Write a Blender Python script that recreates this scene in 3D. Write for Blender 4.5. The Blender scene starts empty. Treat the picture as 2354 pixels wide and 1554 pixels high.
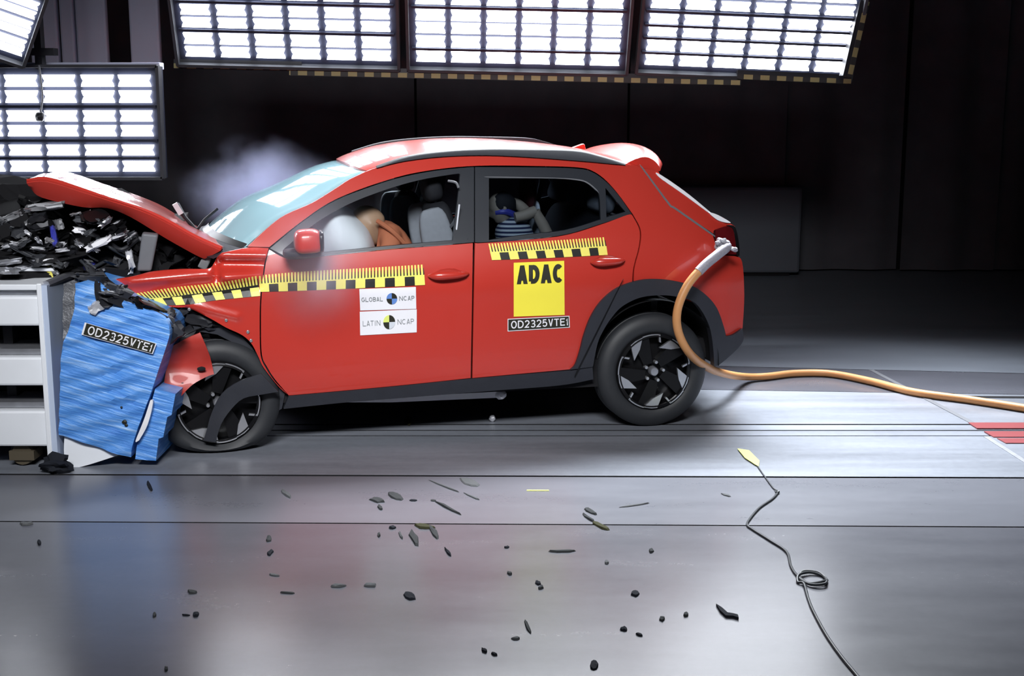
import bpy, bmesh, math, random
from mathutils import Vector, Matrix, noise, geometry
PI = math.pi
sc = bpy.context.scene
COL = sc.collection
# ------------------------------------------------------------------ camera
FPX, CX, CY, H = 3000.0, 1177.0, 777.0, 1.9
HOR = 225.0
PITCH = math.atan((CY - HOR) / FPX)
cam_d = bpy.data.cameras.new('camera'); cam = bpy.data.objects.new('camera', cam_d); COL.objects.link(cam)
cam.location = (0, 0, H); cam.rotation_euler = (PI/2 - PITCH, 0, 0)
cam_d.sensor_width = 36; cam_d.lens = FPX/2354*36; cam_d.clip_end = 200
sc.camera = cam
# ------------------------------------------------------------------ world, exposure
w = bpy.data.worlds.new('world'); sc.world = w; w.use_nodes = True
w.node_tree.nodes['Background'].inputs[0].default_value = (.55, .62, .8, 1)
w.node_tree.nodes['Background'].inputs[1].default_value = .02
vs = sc.view_settings
vs.view_transform = 'Standard'; vs.look = 'None'; vs.gamma = 1; vs.use_curve_mapping = False; vs.exposure = 0.0
try:
    sc.cycles.use_denoising = True
    sc.cycles.max_bounces = 8; sc.cycles.transparent_max_bounces = 16
    sc.cycles.volume_bounces = 1; sc.cycles.sample_clamp_indirect = 6
    sc.cycles.caustics_reflective = False; sc.cycles.caustics_refractive = False
except Exception: pass
# ------------------------------------------------------------------ lamps of the hall (overhead and on the camera side)
LAMP = 15.0          # emission of the tubes in the lamp banks
def area(name, loc, target, sx, sy, watt, col=(1, 1, 1), spread=180):
    d = bpy.data.lights.new(name, 'AREA'); d.shape = 'RECTANGLE'; d.size = sx; d.size_y = sy
    d.energy = watt; d.color = col; d.spread = math.radians(spread)
    o = bpy.data.objects.new(name, d); COL.objects.link(o); o.location = loc
    o.rotation_euler = (Vector(target) - Vector(loc)).to_track_quat('-Z', 'Y').to_euler()
    return o
area('bank_lamp', (1.4, 10.0, 5.0), (1.4, 7.35, 0), 4.4, .8, 270, (.90, .95, 1), 60)
area('front_lamp', (-0.7, 0.6, 5.0), (-0.85, 7.3, .8), 3.0, 1.0, 73, (.97, .98, 1), 52)

# ------------------------------------------------------------------ pixel -> place
FW = Vector((0, math.cos(PITCH), -math.sin(PITCH))); UP = Vector((0, math.sin(PITCH), math.cos(PITCH))); RT = Vector((1, 0, 0))
CAMP = Vector((0, 0, H))
def ray(px, py): return FW + RT*((px-CX)/FPX) + UP*((CY-py)/FPX)
def onplane(px, py, p0, n):
    d = ray(px, py); return CAMP + d*((Vector(p0)-CAMP).dot(n)/d.dot(n))
def ground(px, py, z=0.0): return onplane(px, py, (0, 0, z), Vector((0, 0, 1)))
def at(px, py, Y): return onplane(px, py, (0, Y, 0), Vector((0, 1, 0)))
# car frame: x to the tail, y away from the viewer, z up; origin under the near rear wheel
O = ground(1500, 985); F_ = ground(505, 1045)
XD = (O - F_).normalized(); YD = Vector((-XD.y, XD.x, 0)); YAW = math.atan2(XD.y, XD.x)
W = 1.76
def K(px, py, y):
    p = onplane(px, py, O + YD*y, YD) - O
    return Vector((p.dot(XD), y, p.z))
def car2world(v): return O + XD*v[0] + YD*v[1] + Vector((0, 0, v[2]))
def pchip(xs, ys):
    n = len(xs); d = [(ys[i+1]-ys[i])/(xs[i+1]-xs[i]) for i in range(n-1)]
    m = [d[0]] + [0 if d[i-1]*d[i] <= 0 else 2*d[i-1]*d[i]/(d[i-1]+d[i]) for i in range(1, n-1)] + [d[-1]]
    def f(x):
        if x <= xs[0]: return ys[0]
        if x >= xs[-1]: return ys[-1]
        i = 0
        while x > xs[i+1]: i += 1
        h = xs[i+1]-xs[i]; t = (x-xs[i])/h
        return (ys[i]*(1+2*t)*(1-t)**2 + m[i]*h*t*(1-t)**2 + ys[i+1]*t*t*(3-2*t) + m[i+1]*h*t*t*(t-1))
    return f
_sec = pchip([.05, .2, .38, .52, .68, .80, .86, .94, 1.02, 1.10, 1.2, 1.35, 1.5, 1.62, 1.75],
             [.10, .062, .03, .022, .018, .012, .006, .012, .028, .052, .10, .175, .25, .32, .40])
def side(x, z):
    y = _sec(z)
    t = max(0, x-.22); y += .55*t*t
    t = max(0, -2.35-x); y += .16*t*t
    return y
def S(px, py, off=0.0):
    y = .05
    for _ in range(10):
        v = K(px, py, y); y = .5*y + .5*(side(v.x, v.z) - off)
    v = K(px, py, y); return v

# ------------------------------------------------------------------ materials
def mat(name, col, rough=.5, metal=0.0, coat=0.0, spec=.5, var=.0, vscale=8.0, bump=0.0, bscale=60.0, emit=0.0, rvar=0.0):
    m = bpy.data.materials.new(name); m.use_nodes = True; nt = m.node_tree; b = nt.nodes['Principled BSDF']
    b.inputs['Base Color'].default_value = (*col, 1); b.inputs['Roughness'].default_value = rough
    b.inputs['Metallic'].default_value = metal; b.inputs['Coat Weight'].default_value = coat
    b.inputs['Coat Roughness'].default_value = .04; b.inputs['Specular IOR Level'].default_value = spec
    if emit: b.inputs['Emission Color'].default_value = (*col, 1); b.inputs['Emission Strength'].default_value = emit
    tc = nt.nodes.new('ShaderNodeTexCoord')
    n = nt.nodes.new('ShaderNodeTexNoise'); n.inputs['Scale'].default_value = vscale; n.inputs['Detail'].default_value = 6
    nt.links.new(tc.outputs['Object'], n.inputs['Vector'])
    if var:
        mx = nt.nodes.new('ShaderNodeMix'); mx.data_type = 'RGBA'
        mx.inputs['A'].default_value = (*[c*(1-var) for c in col], 1); mx.inputs['B'].default_value = (*[min(1, c*(1+var)) for c in col], 1)
        nt.links.new(n.outputs['Fac'], mx.inputs['Factor']); nt.links.new(mx.outputs['Result'], b.inputs['Base Color'])
    if rvar:
        mr = nt.nodes.new('ShaderNodeMapRange'); mr.inputs['From Min'].default_value = .3; mr.inputs['From Max'].default_value = .7
        mr.inputs['To Min'].default_value = max(0, rough-rvar); mr.inputs['To Max'].default_value = rough+rvar
        nt.links.new(n.outputs['Fac'], mr.inputs['Value']); nt.links.new(mr.outputs['Result'], b.inputs['Roughness'])
    if bump:
        n2 = nt.nodes.new('ShaderNodeTexNoise'); n2.inputs['Scale'].default_value = bscale; n2.inputs['Detail'].default_value = 4
        nt.links.new(tc.outputs['Object'], n2.inputs['Vector'])
        bp = nt.nodes.new('ShaderNodeBump'); bp.inputs['Strength'].default_value = bump; bp.inputs['Distance'].default_value = .01
        nt.links.new(n2.outputs['Fac'], bp.inputs['Height']); nt.links.new(bp.outputs['Normal'], b.inputs['Normal'])
    return m
def glass(name, tint, refl=.04, rough=.02):
    m = bpy.data.materials.new(name); m.use_nodes = True; nt = m.node_tree; nt.nodes.clear()
    out = nt.nodes.new('ShaderNodeOutputMaterial'); mx = nt.nodes.new('ShaderNodeMixShader')
    tr = nt.nodes.new('ShaderNodeBsdfTransparent'); tr.inputs[0].default_value = (*tint, 1)
    gl = nt.nodes.new('ShaderNodeBsdfGlossy'); gl.inputs['Roughness'].default_value = rough
    fr = nt.nodes.new('ShaderNodeFresnel'); fr.inputs[0].default_value = 1.35
    nt.links.new(fr.outputs[0], mx.inputs[0]); nt.links.new(tr.outputs[0], mx.inputs[1]); nt.links.new(gl.outputs[0], mx.inputs[2])
    nt.links.new(mx.outputs[0], out.inputs[0]); return m
M = {}
M['red'] = mat('red_paint', (.50, .034, .022), .32, 0, .7, .5, .04, 3)
M['redflat'] = mat('red_inner_paint', (.42, .03, .02), .5, 0, .1)
M['black'] = mat('black_plastic', (.022, .024, .032), .5, 0, 0, .4, .15, 20, .06, 300)
M['gblack'] = mat('gloss_black', (.006, .006, .007), .3, 0, 0, .25)
M['scrap'] = mat('dull_scrap', (.22, .225, .24), .5, .3, 0, .4, .3, 20)
M['darkgrey'] = mat('dark_grey_plastic', (.045, .048, .056), .5, 0, 0, .3, .2)
M['pillar'] = mat('satin_black_film', (.018, .021, .028), .36, 0, .1)
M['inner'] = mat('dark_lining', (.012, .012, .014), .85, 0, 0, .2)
M['tyre'] = mat('rubber', (.022, .024, .028), .55, 0, 0, .45, .15, 30, .05, 200)
M['silver'] = mat('machined_alloy', (.62, .63, .66), .28, .85, 0, .5, .04)
M['steel'] = mat('dull_steel', (.45, .46, .5), .38, .8, 0, .5, .25, 15, .1, 40)
M['grey'] = mat('grey_plastic', (.13, .135, .15), .55, 0, 0, .4, .15)
M['seatgrey'] = mat('grey_seat_fabric', (.24, .25, .28), .8, 0, 0, .3, .12, 40, .1, 300)
M['seatblack'] = mat('black_seat_fabric', (.014, .014, .018), .75, 0, 0, .3, .1, 40)
M['yellow'] = mat('yellow_film', (.92, .80, .07), .35, 0, 0, .4, .03)
M['tapeyellow'] = mat('yellow_tape', (.90, .80, .16), .4, 0, 0, .4, .04)
M['tapeblack'] = mat('black_tape', (.012, .012, .01), .4)
M['white'] = mat('white_film', (.82, .82, .86), .4, 0, 0, .4, .02)
M['ink'] = mat('black_ink', (.02, .02, .012), .45)
M['greyink'] = mat('grey_ink', (.20, .22, .23), .5)
M['blueink'] = mat('blue_ink', (.12, .25, .62), .5)
M['limeink'] = mat('lime_ink', (.72, .80, .18), .5)
M['paleink'] = mat('pale_grey_ink', (.62, .66, .72), .5)
M['airbag'] = mat('airbag_fabric', (.80, .82, .86), .75, 0, 0, .3, .04, 6, .15, 30)
M['skin'] = mat('tan_vinyl_skin', (.40, .25, .16), .5, 0, 0, .4, .1)
M['orangecloth'] = mat('rust_orange_cloth', (.46, .15, .075), .8, 0, 0, .3, .1)
M['beige'] = mat('beige_vinyl_skin', (.42, .35, .28), .55, 0, 0, .4, .08)
M['darkred'] = mat('dark_red_padding', (.045, .005, .008), .7)
M['taillens'] = mat('dark_red_lens', (.10, .006, .008), .12, 0, .6)
M['orange'] = mat('orange_sheath', (.62, .29, .11), .45, 0, 0, .45, .10, 12, .1, 60)
M['sleeve'] = mat('grey_braid', (.34, .33, .38), .55, .2, 0, .4, .35, 90, .3, 220)
M['wire'] = mat('dark_wire', (.022, .026, .032), .5)
M['limetape'] = mat('lime_tape', (.52, .55, .14), .5, 0, 0, .4, .1)
M['whitesteel'] = mat('white_painted_steel', (.85, .88, .93), .38, 0, 0, .5, .06, 5, .03, 30)
M['plateshade'] = mat('shaded_white_steel', (.50, .58, .74), .4, 0, 0, .5, .08, 6)  # white steel again, shade of the side face put into its colour
M['mesh'] = mat('grey_honeycomb_edge', (.18, .185, .20), .5, .4, 0, .5, .6, 70, .6, 90)
M['brown'] = mat('brown_metal', (.11, .09, .06), .6, .3)
M['dark'] = mat('dark_metal', (.02, .021, .026), .45, .4)
M['lampframe'] = mat('lamp_frame_metal', (.020, .024, .045), .5, .3)
M['debris'] = mat('dark_debris', (.016, .018, .024), .85, 0, 0, .12)
M['debrisgrey'] = mat('grey_debris', (.045, .048, .05), .85, 0, 0, .12)
M['debrisolive'] = mat('olive_debris', (.05, .05, .025), .85, 0, 0, .12)
M['debrispale'] = mat('pale_grey_debris', (.11, .115, .12), .85, 0, 0, .12)
M['barrier'] = mat('dark_grey_panel', (.11, .125, .15), .55, 0, 0, .3, .08, 2)
M['redmark'] = mat('red_floor_paint', (.22, .045, .05), .4, 0, 0, .4, .1)
M['bluebit'] = mat('blue_plastic', (.06, .07, .45), .4)
M['paleplastic'] = mat('pale_plastic', (.55, .56, .6), .35, .2, 0, .5, .1)
M['glass'] = glass('side_glass', (.93, .95, .96)); M['tint'] = glass('tinted_glass', (.66, .70, .74))
def lamp_mat(name, s):
    m = bpy.data.materials.new(name); m.use_nodes = True; nt = m.node_tree; nt.nodes.clear()
    out = nt.nodes.new('ShaderNodeOutputMaterial'); e = nt.nodes.new('ShaderNodeEmission')
    tc = nt.nodes.new('ShaderNodeTexCoord'); wv = nt.nodes.new('ShaderNodeTexWave'); wv.wave_type = 'BANDS'; wv.bands_direction = 'Y'
    wv.inputs['Scale'].default_value = 14; wv.inputs['Distortion'].default_value = .0
    mr = nt.nodes.new('ShaderNodeMapRange'); mr.inputs['To Min'].default_value = s*.8; mr.inputs['To Max'].default_value = s*1.1
    nt.links.new(tc.outputs['Object'], wv.inputs['Vector']); nt.links.new(wv.outputs['Fac'], mr.inputs['Value'])
    nt.links.new(mr.outputs['Result'], e.inputs['Strength'])
    e.inputs['Color'].default_value = (.90, .93, 1, 1); nt.links.new(e.outputs[0], out.inputs[0]); return m
M['lamp'] = lamp_mat('lamp_glow', LAMP)
# windscreen: part-transparent glass in pale teal, opacity varied by noise
def windscreen_mat():
    m = bpy.data.materials.new('teal_windscreen'); m.use_nodes = True; nt = m.node_tree; b = nt.nodes['Principled BSDF']
    b.inputs['Base Color'].default_value = (.36, .57, .64, 1); b.inputs['Roughness'].default_value = .06
    b.inputs['Coat Weight'].default_value = .1; b.inputs['Coat Roughness'].default_value = .02; b.inputs['Specular IOR Level'].default_value = .3
    n = nt.nodes.new('ShaderNodeTexNoise'); n.inputs['Scale'].default_value = 2.0; tc = nt.nodes.new('ShaderNodeTexCoord')
    nt.links.new(tc.outputs['Object'], n.inputs['Vector'])
    mr = nt.nodes.new('ShaderNodeMapRange'); mr.inputs['To Min'].default_value = .70; mr.inputs['To Max'].default_value = .90
    nt.links.new(n.outputs['Fac'], mr.inputs['Value']); nt.links.new(mr.outputs['Result'], b.inputs['Alpha']); return m
M['screen'] = windscreen_mat()
def floor_mat(name, col, rough, spec, var, sx=1.0):
    m = bpy.data.materials.new(name); m.use_nodes = True; nt = m.node_tree; b = nt.nodes['Principled BSDF']; L = nt.links.new
    tc = nt.nodes.new('ShaderNodeTexCoord'); mp = nt.nodes.new('ShaderNodeMapping'); mp.inputs['Scale'].default_value = (.35*sx, 1.3, 1)
    L(tc.outputs['Object'], mp.inputs[0])
    n = nt.nodes.new('ShaderNodeTexNoise'); n.inputs['Scale'].default_value = 3.0; n.inputs['Detail'].default_value = 6; n.inputs['Roughness'].default_value = .58
    L(mp.outputs[0], n.inputs['Vector'])
    n2 = nt.nodes.new('ShaderNodeTexNoise'); n2.inputs['Scale'].default_value = 22; n2.inputs['Detail'].default_value = 6; n2.inputs['Roughness'].default_value = .7
    L(tc.outputs['Object'], n2.inputs['Vector'])
    ad = nt.nodes.new('ShaderNodeMath'); ad.operation = 'MULTIPLY_ADD'; ad.inputs[1].default_value = .35; L(n2.outputs['Fac'], ad.inputs[0]); L(n.outputs['Fac'], ad.inputs[2])
    cr = nt.nodes.new('ShaderNodeMapRange'); cr.inputs['From Min'].default_value = .45; cr.inputs['From Max'].default_value = .9; L(ad.outputs[0], cr.inputs['Value'])
    mx = nt.nodes.new('ShaderNodeMix'); mx.data_type = 'RGBA'
    mx.inputs['A'].default_value = (*[c*(1-var) for c in col], 1); mx.inputs['B'].default_value = (*[c*(1+var) for c in col], 1)
    L(cr.outputs['Result'], mx.inputs['Factor']); L(mx.outputs['Result'], b.inputs['Base Color'])
    rr = nt.nodes.new('ShaderNodeMapRange'); rr.inputs['To Min'].default_value = rough-.015; rr.inputs['To Max'].default_value = rough+.03
    L(cr.outputs['Result'], rr.inputs['Value']); L(rr.outputs['Result'], b.inputs['Roughness'])
    b.inputs['Specular IOR Level'].default_value = spec
    bp = nt.nodes.new('ShaderNodeBump'); bp.inputs['Strength'].default_value = .015; bp.inputs['Distance'].default_value = .01
    L(n2.outputs['Fac'], bp.inputs['Height']); L(bp.outputs['Normal'], b.inputs['Normal'])
    return m
M['floor'] = floor_mat('painted_concrete', (.095, .098, .118), .25, .75, .08)
M['floorstrip'] = floor_mat('brightened_concrete', (.135, .14, .165), .28, .6, .08)  # near-floor paint again, with the strip's brighter light put into its colour
M['floorplate'] = floor_mat('steel_track_plate', (.20, .215, .25), .32, .6, .3, .4)
M['floorback'] = floor_mat('dark_concrete', (.15, .165, .195), .40, .4, .12)
M['curtain'] = mat('black_curtain', (.10, .10, .115), .85, 0, 0, .15, .25, 3)
M['cladding'] = mat('grey_cladding', (.6, .62, .8), .7, 0, 0, .2, .15, 2)
def hazard_mat():
    m = bpy.data.materials.new('hazard_stripes'); m.use_nodes = True; nt = m.node_tree; b = nt.nodes['Principled BSDF']
    tc = nt.nodes.new('ShaderNodeTexCoord'); sp = nt.nodes.new('ShaderNodeSeparateXYZ'); nt.links.new(tc.outputs['Object'], sp.inputs[0])
    a = nt.nodes.new('ShaderNodeMath'); a.operation = 'ADD'; nt.links.new(sp.outputs[0], a.inputs[0]); nt.links.new(sp.outputs[1], a.inputs[1])
    mlt = nt.nodes.new('ShaderNodeMath'); mlt.operation = 'MULTIPLY'; mlt.inputs[1].default_value = 8.0; nt.links.new(a.outputs[0], mlt.inputs[0])
    f = nt.nodes.new('ShaderNodeMath'); f.operation = 'FRACT'; nt.links.new(mlt.outputs[0], f.inputs[0])
    g = nt.nodes.new('ShaderNodeMath'); g.operation = 'GREATER_THAN'; g.inputs[1].default_value = .45; nt.links.new(f.outputs[0], g.inputs[0])
    mx = nt.nodes.new('ShaderNodeMix'); mx.data_type = 'RGBA'; mx.inputs['A'].default_value = (.012, .012, .012, 1); mx.inputs['B'].default_value = (.26, .235, .10, 1)
    nt.links.new(g.outputs[0], mx.inputs['Factor']); nt.links.new(mx.outputs['Result'], b.inputs['Base Color']); b.inputs['Roughness'].default_value = .6
    return m
M['hazard'] = hazard_mat()

# ------------------------------------------------------------------ mesh helpers
def link_mesh(name, verts, faces, m, parent=None, smooth=True, angle=35, mats=None, fmat=None):
    me = bpy.data.meshes.new(name); me.from_pydata([tuple(v) for v in verts], [], faces); me.update()
    for mm in (mats or [m]): me.materials.append(mm)
    if fmat:
        for p, i in zip(me.polygons, fmat): p.material_index = i
    bm = bmesh.new(); bm.from_mesh(me); bmesh.ops.remove_doubles(bm, verts=bm.verts, dist=1e-6)
    bmesh.ops.recalc_face_normals(bm, faces=bm.faces); bm.to_mesh(me); bm.free()
    if smooth:
        for p in me.polygons: p.use_smooth = True
        try: me.set_sharp_from_angle(angle=math.radians(angle))
        except Exception: pass
    o = bpy.data.objects.new(name, me); COL.objects.link(o)
    if parent is not None: o.parent = parent
    return o
def tag(o, label=None, cat=None, group=None, kind=None):
    if label: o['label'] = label
    if cat: o['category'] = cat
    if group: o['group'] = group
    if kind: o['kind'] = kind
    return o
def empty(name, loc, rz=0, **k):
    o = bpy.data.objects.new(name, None); COL.objects.link(o); o.location = loc; o.rotation_euler = (0, 0, rz); o.empty_display_size = .1
    return tag(o, **k)
class MB:
    def __init__(s): s.v = []; s.f = []
    def add(s, vs, fs):
        n = len(s.v); s.v += [Vector(v) for v in vs]; s.f += [[i+n for i in f] for f in fs]; return s
    def box(s, c, d, rot=None):
        c = Vector(c); h = Vector(d)/2; R = rot or Matrix.Identity(3)
        vs = [c + R @ Vector((x*h.x, y*h.y, z*h.z)) for x in (-1, 1) for y in (-1, 1) for z in (-1, 1)]
        return s.add(vs, [[0,1,3,2],[4,6,7,5],[0,4,5,1],[2,3,7,6],[0,2,6,4],[1,5,7,3]])
    def tube(s, pts, r, n=10, cap=True):
        pts = [Vector(p) for p in pts]; rs = r if isinstance(r, (list, tuple)) else [r]*len(pts)
        rings = []; ref = None
        for i, p in enumerate(pts):
            t = (pts[min(i+1, len(pts)-1)] - pts[max(i-1, 0)]).normalized()
            if ref is None: ref = t.orthogonal().normalized()
            ref = (ref - t*ref.dot(t)).normalized(); b = t.cross(ref)
            rings.append([p + (ref*math.cos(a) + b*math.sin(a))*rs[i] for a in [2*PI*k/n for k in range(n)]])
        vs = [v for rg in rings for v in rg]; fs = []
        for i in range(len(pts)-1):
            for k in range(n): fs.append([i*n+k, i*n+(k+1) % n, (i+1)*n+(k+1) % n, (i+1)*n+k])
        if cap: fs += [list(range(n))[::-1], [(len(pts)-1)*n+k for k in range(n)]]
        return s.add(vs, fs)
    def lathe(s, prof, n=48, axis='y', c=(0, 0, 0), a0=0, a1=2*PI):
        full = abs(a1-a0-2*PI) < 1e-4; m = n if full else n+1; vs = []
        for k in range(m):
            a = a0+(a1-a0)*k/n
            for r, h in prof:
                if axis == 'y': vs.append(Vector(c)+Vector((r*math.cos(a), h, r*math.sin(a))))
                else: vs.append(Vector(c)+Vector((r*math.cos(a), r*math.sin(a), h)))
        P = len(prof); fs = []
        for k in range(n):
            k2 = (k+1) % m
            for j in range(P-1): fs.append([k*P+j, k*P+j+1, k2*P+j+1, k2*P+j])
        return s.add(vs, fs)
    def prism(s, poly, dvec):
        n = len(poly); d = Vector(dvec); P = [Vector(p) for p in poly]
        return s.add(P+[p+d for p in P], [list(range(n)), [n+i for i in range(n)][::-1]] + [[i, (i+1) % n, n+(i+1) % n, n+i] for i in range(n)])
    def build(s, name, m, parent=None, **k): return link_mesh(name, s.v, s.f, m, parent, **k)
def bevel(o, w=.006, seg=2):
    md = o.modifiers.new('bevel', 'BEVEL'); md.width = w; md.segments = seg; md.limit_method = 'ANGLE'; md.angle_limit = math.radians(40); return o
def cr(p0, p1, p2, p3, t):
    return tuple(.5*((2*b)+(-a+c)*t+(2*a-5*b+4*c-d)*t*t+(-a+3*b-3*c+d)*t**3) for a, b, c, d in zip(p0, p1, p2, p3))
def spline(pts, n=6, closed=False):
    """px polyline, third value = corner flag; smooth between corners"""
    N = len(pts); out = []
    for i in range(N if closed else N-1):
        a, b = pts[i], pts[(i+1) % N]
        pa = pts[i-1] if (closed or i > 0) else a; pb = pts[(i+2) % N] if (closed or i+2 < N) else b
        p0 = a[:2] if len(a) > 2 else pa[:2]; p3 = b[:2] if len(b) > 2 else pb[:2]
        for k in range(n): out.append(cr(p0, a[:2], b[:2], p3, k/n))
    if not closed: out.append(tuple(pts[-1][:2]))
    return out
def spline3(pts, n=8):
    pts = [tuple(p) for p in pts]; out = []; N = len(pts)
    for i in range(N-1):
        for k in range(n): out.append(Vector(cr(pts[max(i-1, 0)], pts[i], pts[i+1], pts[min(i+2, N-1)], k/n)))
    out.append(Vector(pts[-1])); return out
def inside(p, poly):
    c = False; x, y = p; n = len(poly); j = n-1
    for i in range(n):
        xi, yi = poly[i]; xj, yj = poly[j]
        if (yi > y) != (yj > y) and x < (xj-xi)*(y-yi)/(yj-yi)+xi: c = not c
        j = i
    return c
def dens(poly, h):
    out = []
    for i in range(len(poly)):
        a, b = poly[i], poly[(i+1) % len(poly)]; L = math.hypot(b[0]-a[0], b[1]-a[1]); k = max(1, int(L/h))
        if L < 1e-5: continue
        out += [(a[0]+(b[0]-a[0])*t/k, a[1]+(b[1]-a[1])*t/k) for t in range(k)]
    return out
def fill2d(outer, holes=(), h=.05):
    """triangulate a 2-D polygon with holes on a fine grid"""
    loops = [dens(l, h) for l in (outer, *holes)]
    V = []; E = []
    for l in loops:
        n0 = len(V); V += l; E += [(n0+i, n0+(i+1) % len(l)) for i in range(len(l))]
    xs = [p[0] for p in loops[0]]; zs = [p[1] for p in loops[0]]
    segs = []
    for l in loops: segs += [(l[i], l[(i+1) % len(l)]) for i in range(len(l))]
    x = min(xs)+h*.5; pts = []; row = 0
    while x < max(xs):
        z = min(zs) + (h*.5 if row % 2 else 0)
        while z < max(zs):
            p = (x, z)
            if inside(p, loops[0]) and not any(inside(p, hl) for hl in loops[1:]):
                if all((p[0]-a[0])**2+(p[1]-a[1])**2 > (.5*h)**2 for a, b in segs): pts.append(p)
            z += h
        x += h*.87; row += 1
    r = geometry.delaunay_2d_cdt([Vector(p) for p in V+pts], E, [], 0, 1e-7)
    vo, eo, fo = r[0], r[1], r[2]
    T = []
    for f in fo:
        c = (sum(vo[i].x for i in f)/len(f), sum(vo[i].y for i in f)/len(f))
        if inside(c, loops[0]) and not any(inside(c, hl) for hl in loops[1:]): T.append(list(f))
    return [(v.x, v.y) for v in vo], T
def shell(name, V2, T, yfun, thick, m, parent, mback=None, mirror=False, angle=35):
    n = len(V2)
    front = [Vector((x, yfun(x, z), z)) for x, z in V2]; back = [Vector((x, yfun(x, z)+thick, z)) for x, z in V2]
    if mirror:
        for v in front+back: v.y = W - v.y
    cnt = {}
    for f in T:
        for i in range(len(f)):
            e = (f[i], f[(i+1) % len(f)]); k = tuple(sorted(e)); cnt.setdefault(k, []).append(e)
    faces = [list(f) for f in T] + [[i+n for i in f][::-1] for f in T]; fm = [0]*len(T)+[1]*len(T)
    for k, e in cnt.items():
        if len(e) == 1: a, b = e[0]; faces.append([b, a, a+n, b+n]); fm.append(0)
    return link_mesh(name, front+back, faces, m, parent, mats=[m, mback or m], fmat=fm, angle=angle)
def panel(name, outline, m, parent, off=0.0, thick=.025, holes=(), h=.05, mback=None, far=True, disp=None, n=5, farparent=None):
    """body panel traced in the photograph, laid on the curved flank; also built on the far side"""
    f2 = lambda pl: [(v.x, v.z) for v in (S(px, py, off) for px, py in spline(pl, n, True))]
    V2, T = fill2d(f2(outline), [f2(hh) for hh in holes], h)
    yf = (lambda x, z: side(x, z)-off+disp(x, z)) if disp else (lambda x, z: side(x, z)-off)
    o = shell(name, V2, T, yf, thick, m, parent, mback, angle=75 if disp else 35)
    o2 = shell(name, V2, T, lambda x, z: side(x, z)-off, thick, m, farparent or parent, mback, True) if far else None
    return o, o2
def loft(name, rows, m, parent, thick=None, closed=False, mats=None, angle=35):
    R = len(rows); n = len(rows[0]); vs = [v for r in rows for v in r]; fs = []; fm = []
    for i in range(R-1):
        for k in range(n-1): fs.append([i*n+k, i*n+k+1, (i+1)*n+k+1, (i+1)*n+k]); fm.append(0)
    if thick is not None:
        t = Vector(thick); N = len(vs); vs = vs + [Vector(v)+t for v in vs]
        for f in list(fs): fs.append([i+N for i in f][::-1]); fm.append(1)
        for i in range(R-1):
            for k in (0, n-1): fs.append([i*n+k, (i+1)*n+k, N+(i+1)*n+k, N+i*n+k]); fm.append(0)
        for k in range(n-1):
            for i in (0, R-1): fs.append([i*n+k, i*n+k+1, N+i*n+k+1, N+i*n+k]); fm.append(0)
    return link_mesh(name, vs, fs, m, parent, mats=mats or [m], fmat=fm if mats else None, angle=angle)
def blob(c, r, seed=0, amp=.25, fr=2.0, sub=3, rot=None):
    bm = bmesh.new(); bmesh.ops.create_icosphere(bm, subdivisions=sub, radius=1)
    vs = []
    for v in bm.verts:
        d = 1+amp*noise.noise(v.co*fr+Vector((seed*3.1, seed*1.7, seed)))
        p = Vector((v.co.x*r[0]*d, v.co.y*r[1]*d, v.co.z*r[2]*d))
        if rot: p = rot @ p
        vs.append(Vector(c)+p)
    fs = [[v.index for v in f.verts] for f in bm.faces]; bm.free(); return vs, fs
def superbox(c, d, rot=None, e=.35, n=20, mb=None, taper=0.0):
    """rounded cushion"""
    mb = mb or MB(); vs = []; fs = []; c = Vector(c); R = rot or Matrix.Identity(3)
    sg = lambda a, p: math.copysign(abs(a)**p, a)
    for i in range(n+1):
        ph = -PI/2+PI*i/n
        for k in range(2*n):
            th = 2*PI*k/(2*n)
            v = Vector((sg(math.cos(ph), e)*sg(math.cos(th), e)*d[0]/2, sg(math.cos(ph), e)*sg(math.sin(th), e)*d[1]/2, sg(math.sin(ph), e)*d[2]/2))
            f = 1-taper*(v.z/d[2]+.5); v.x *= f; v.y *= f
            vs.append(c+R @ v)
    for i in range(n):
        for k in range(2*n): fs.append([i*2*n+k, i*2*n+(k+1) % (2*n), (i+1)*2*n+(k+1) % (2*n), (i+1)*2*n+k])
    mb.add(vs, fs); return mb
def arc(cx, cy, rx, ry, a0, a1, n=10): return [(cx+rx*math.cos(math.radians(a0+(a1-a0)*i/n)), cy+ry*math.sin(math.radians(a0+(a1-a0)*i/n))) for i in range(n+1)]
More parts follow.
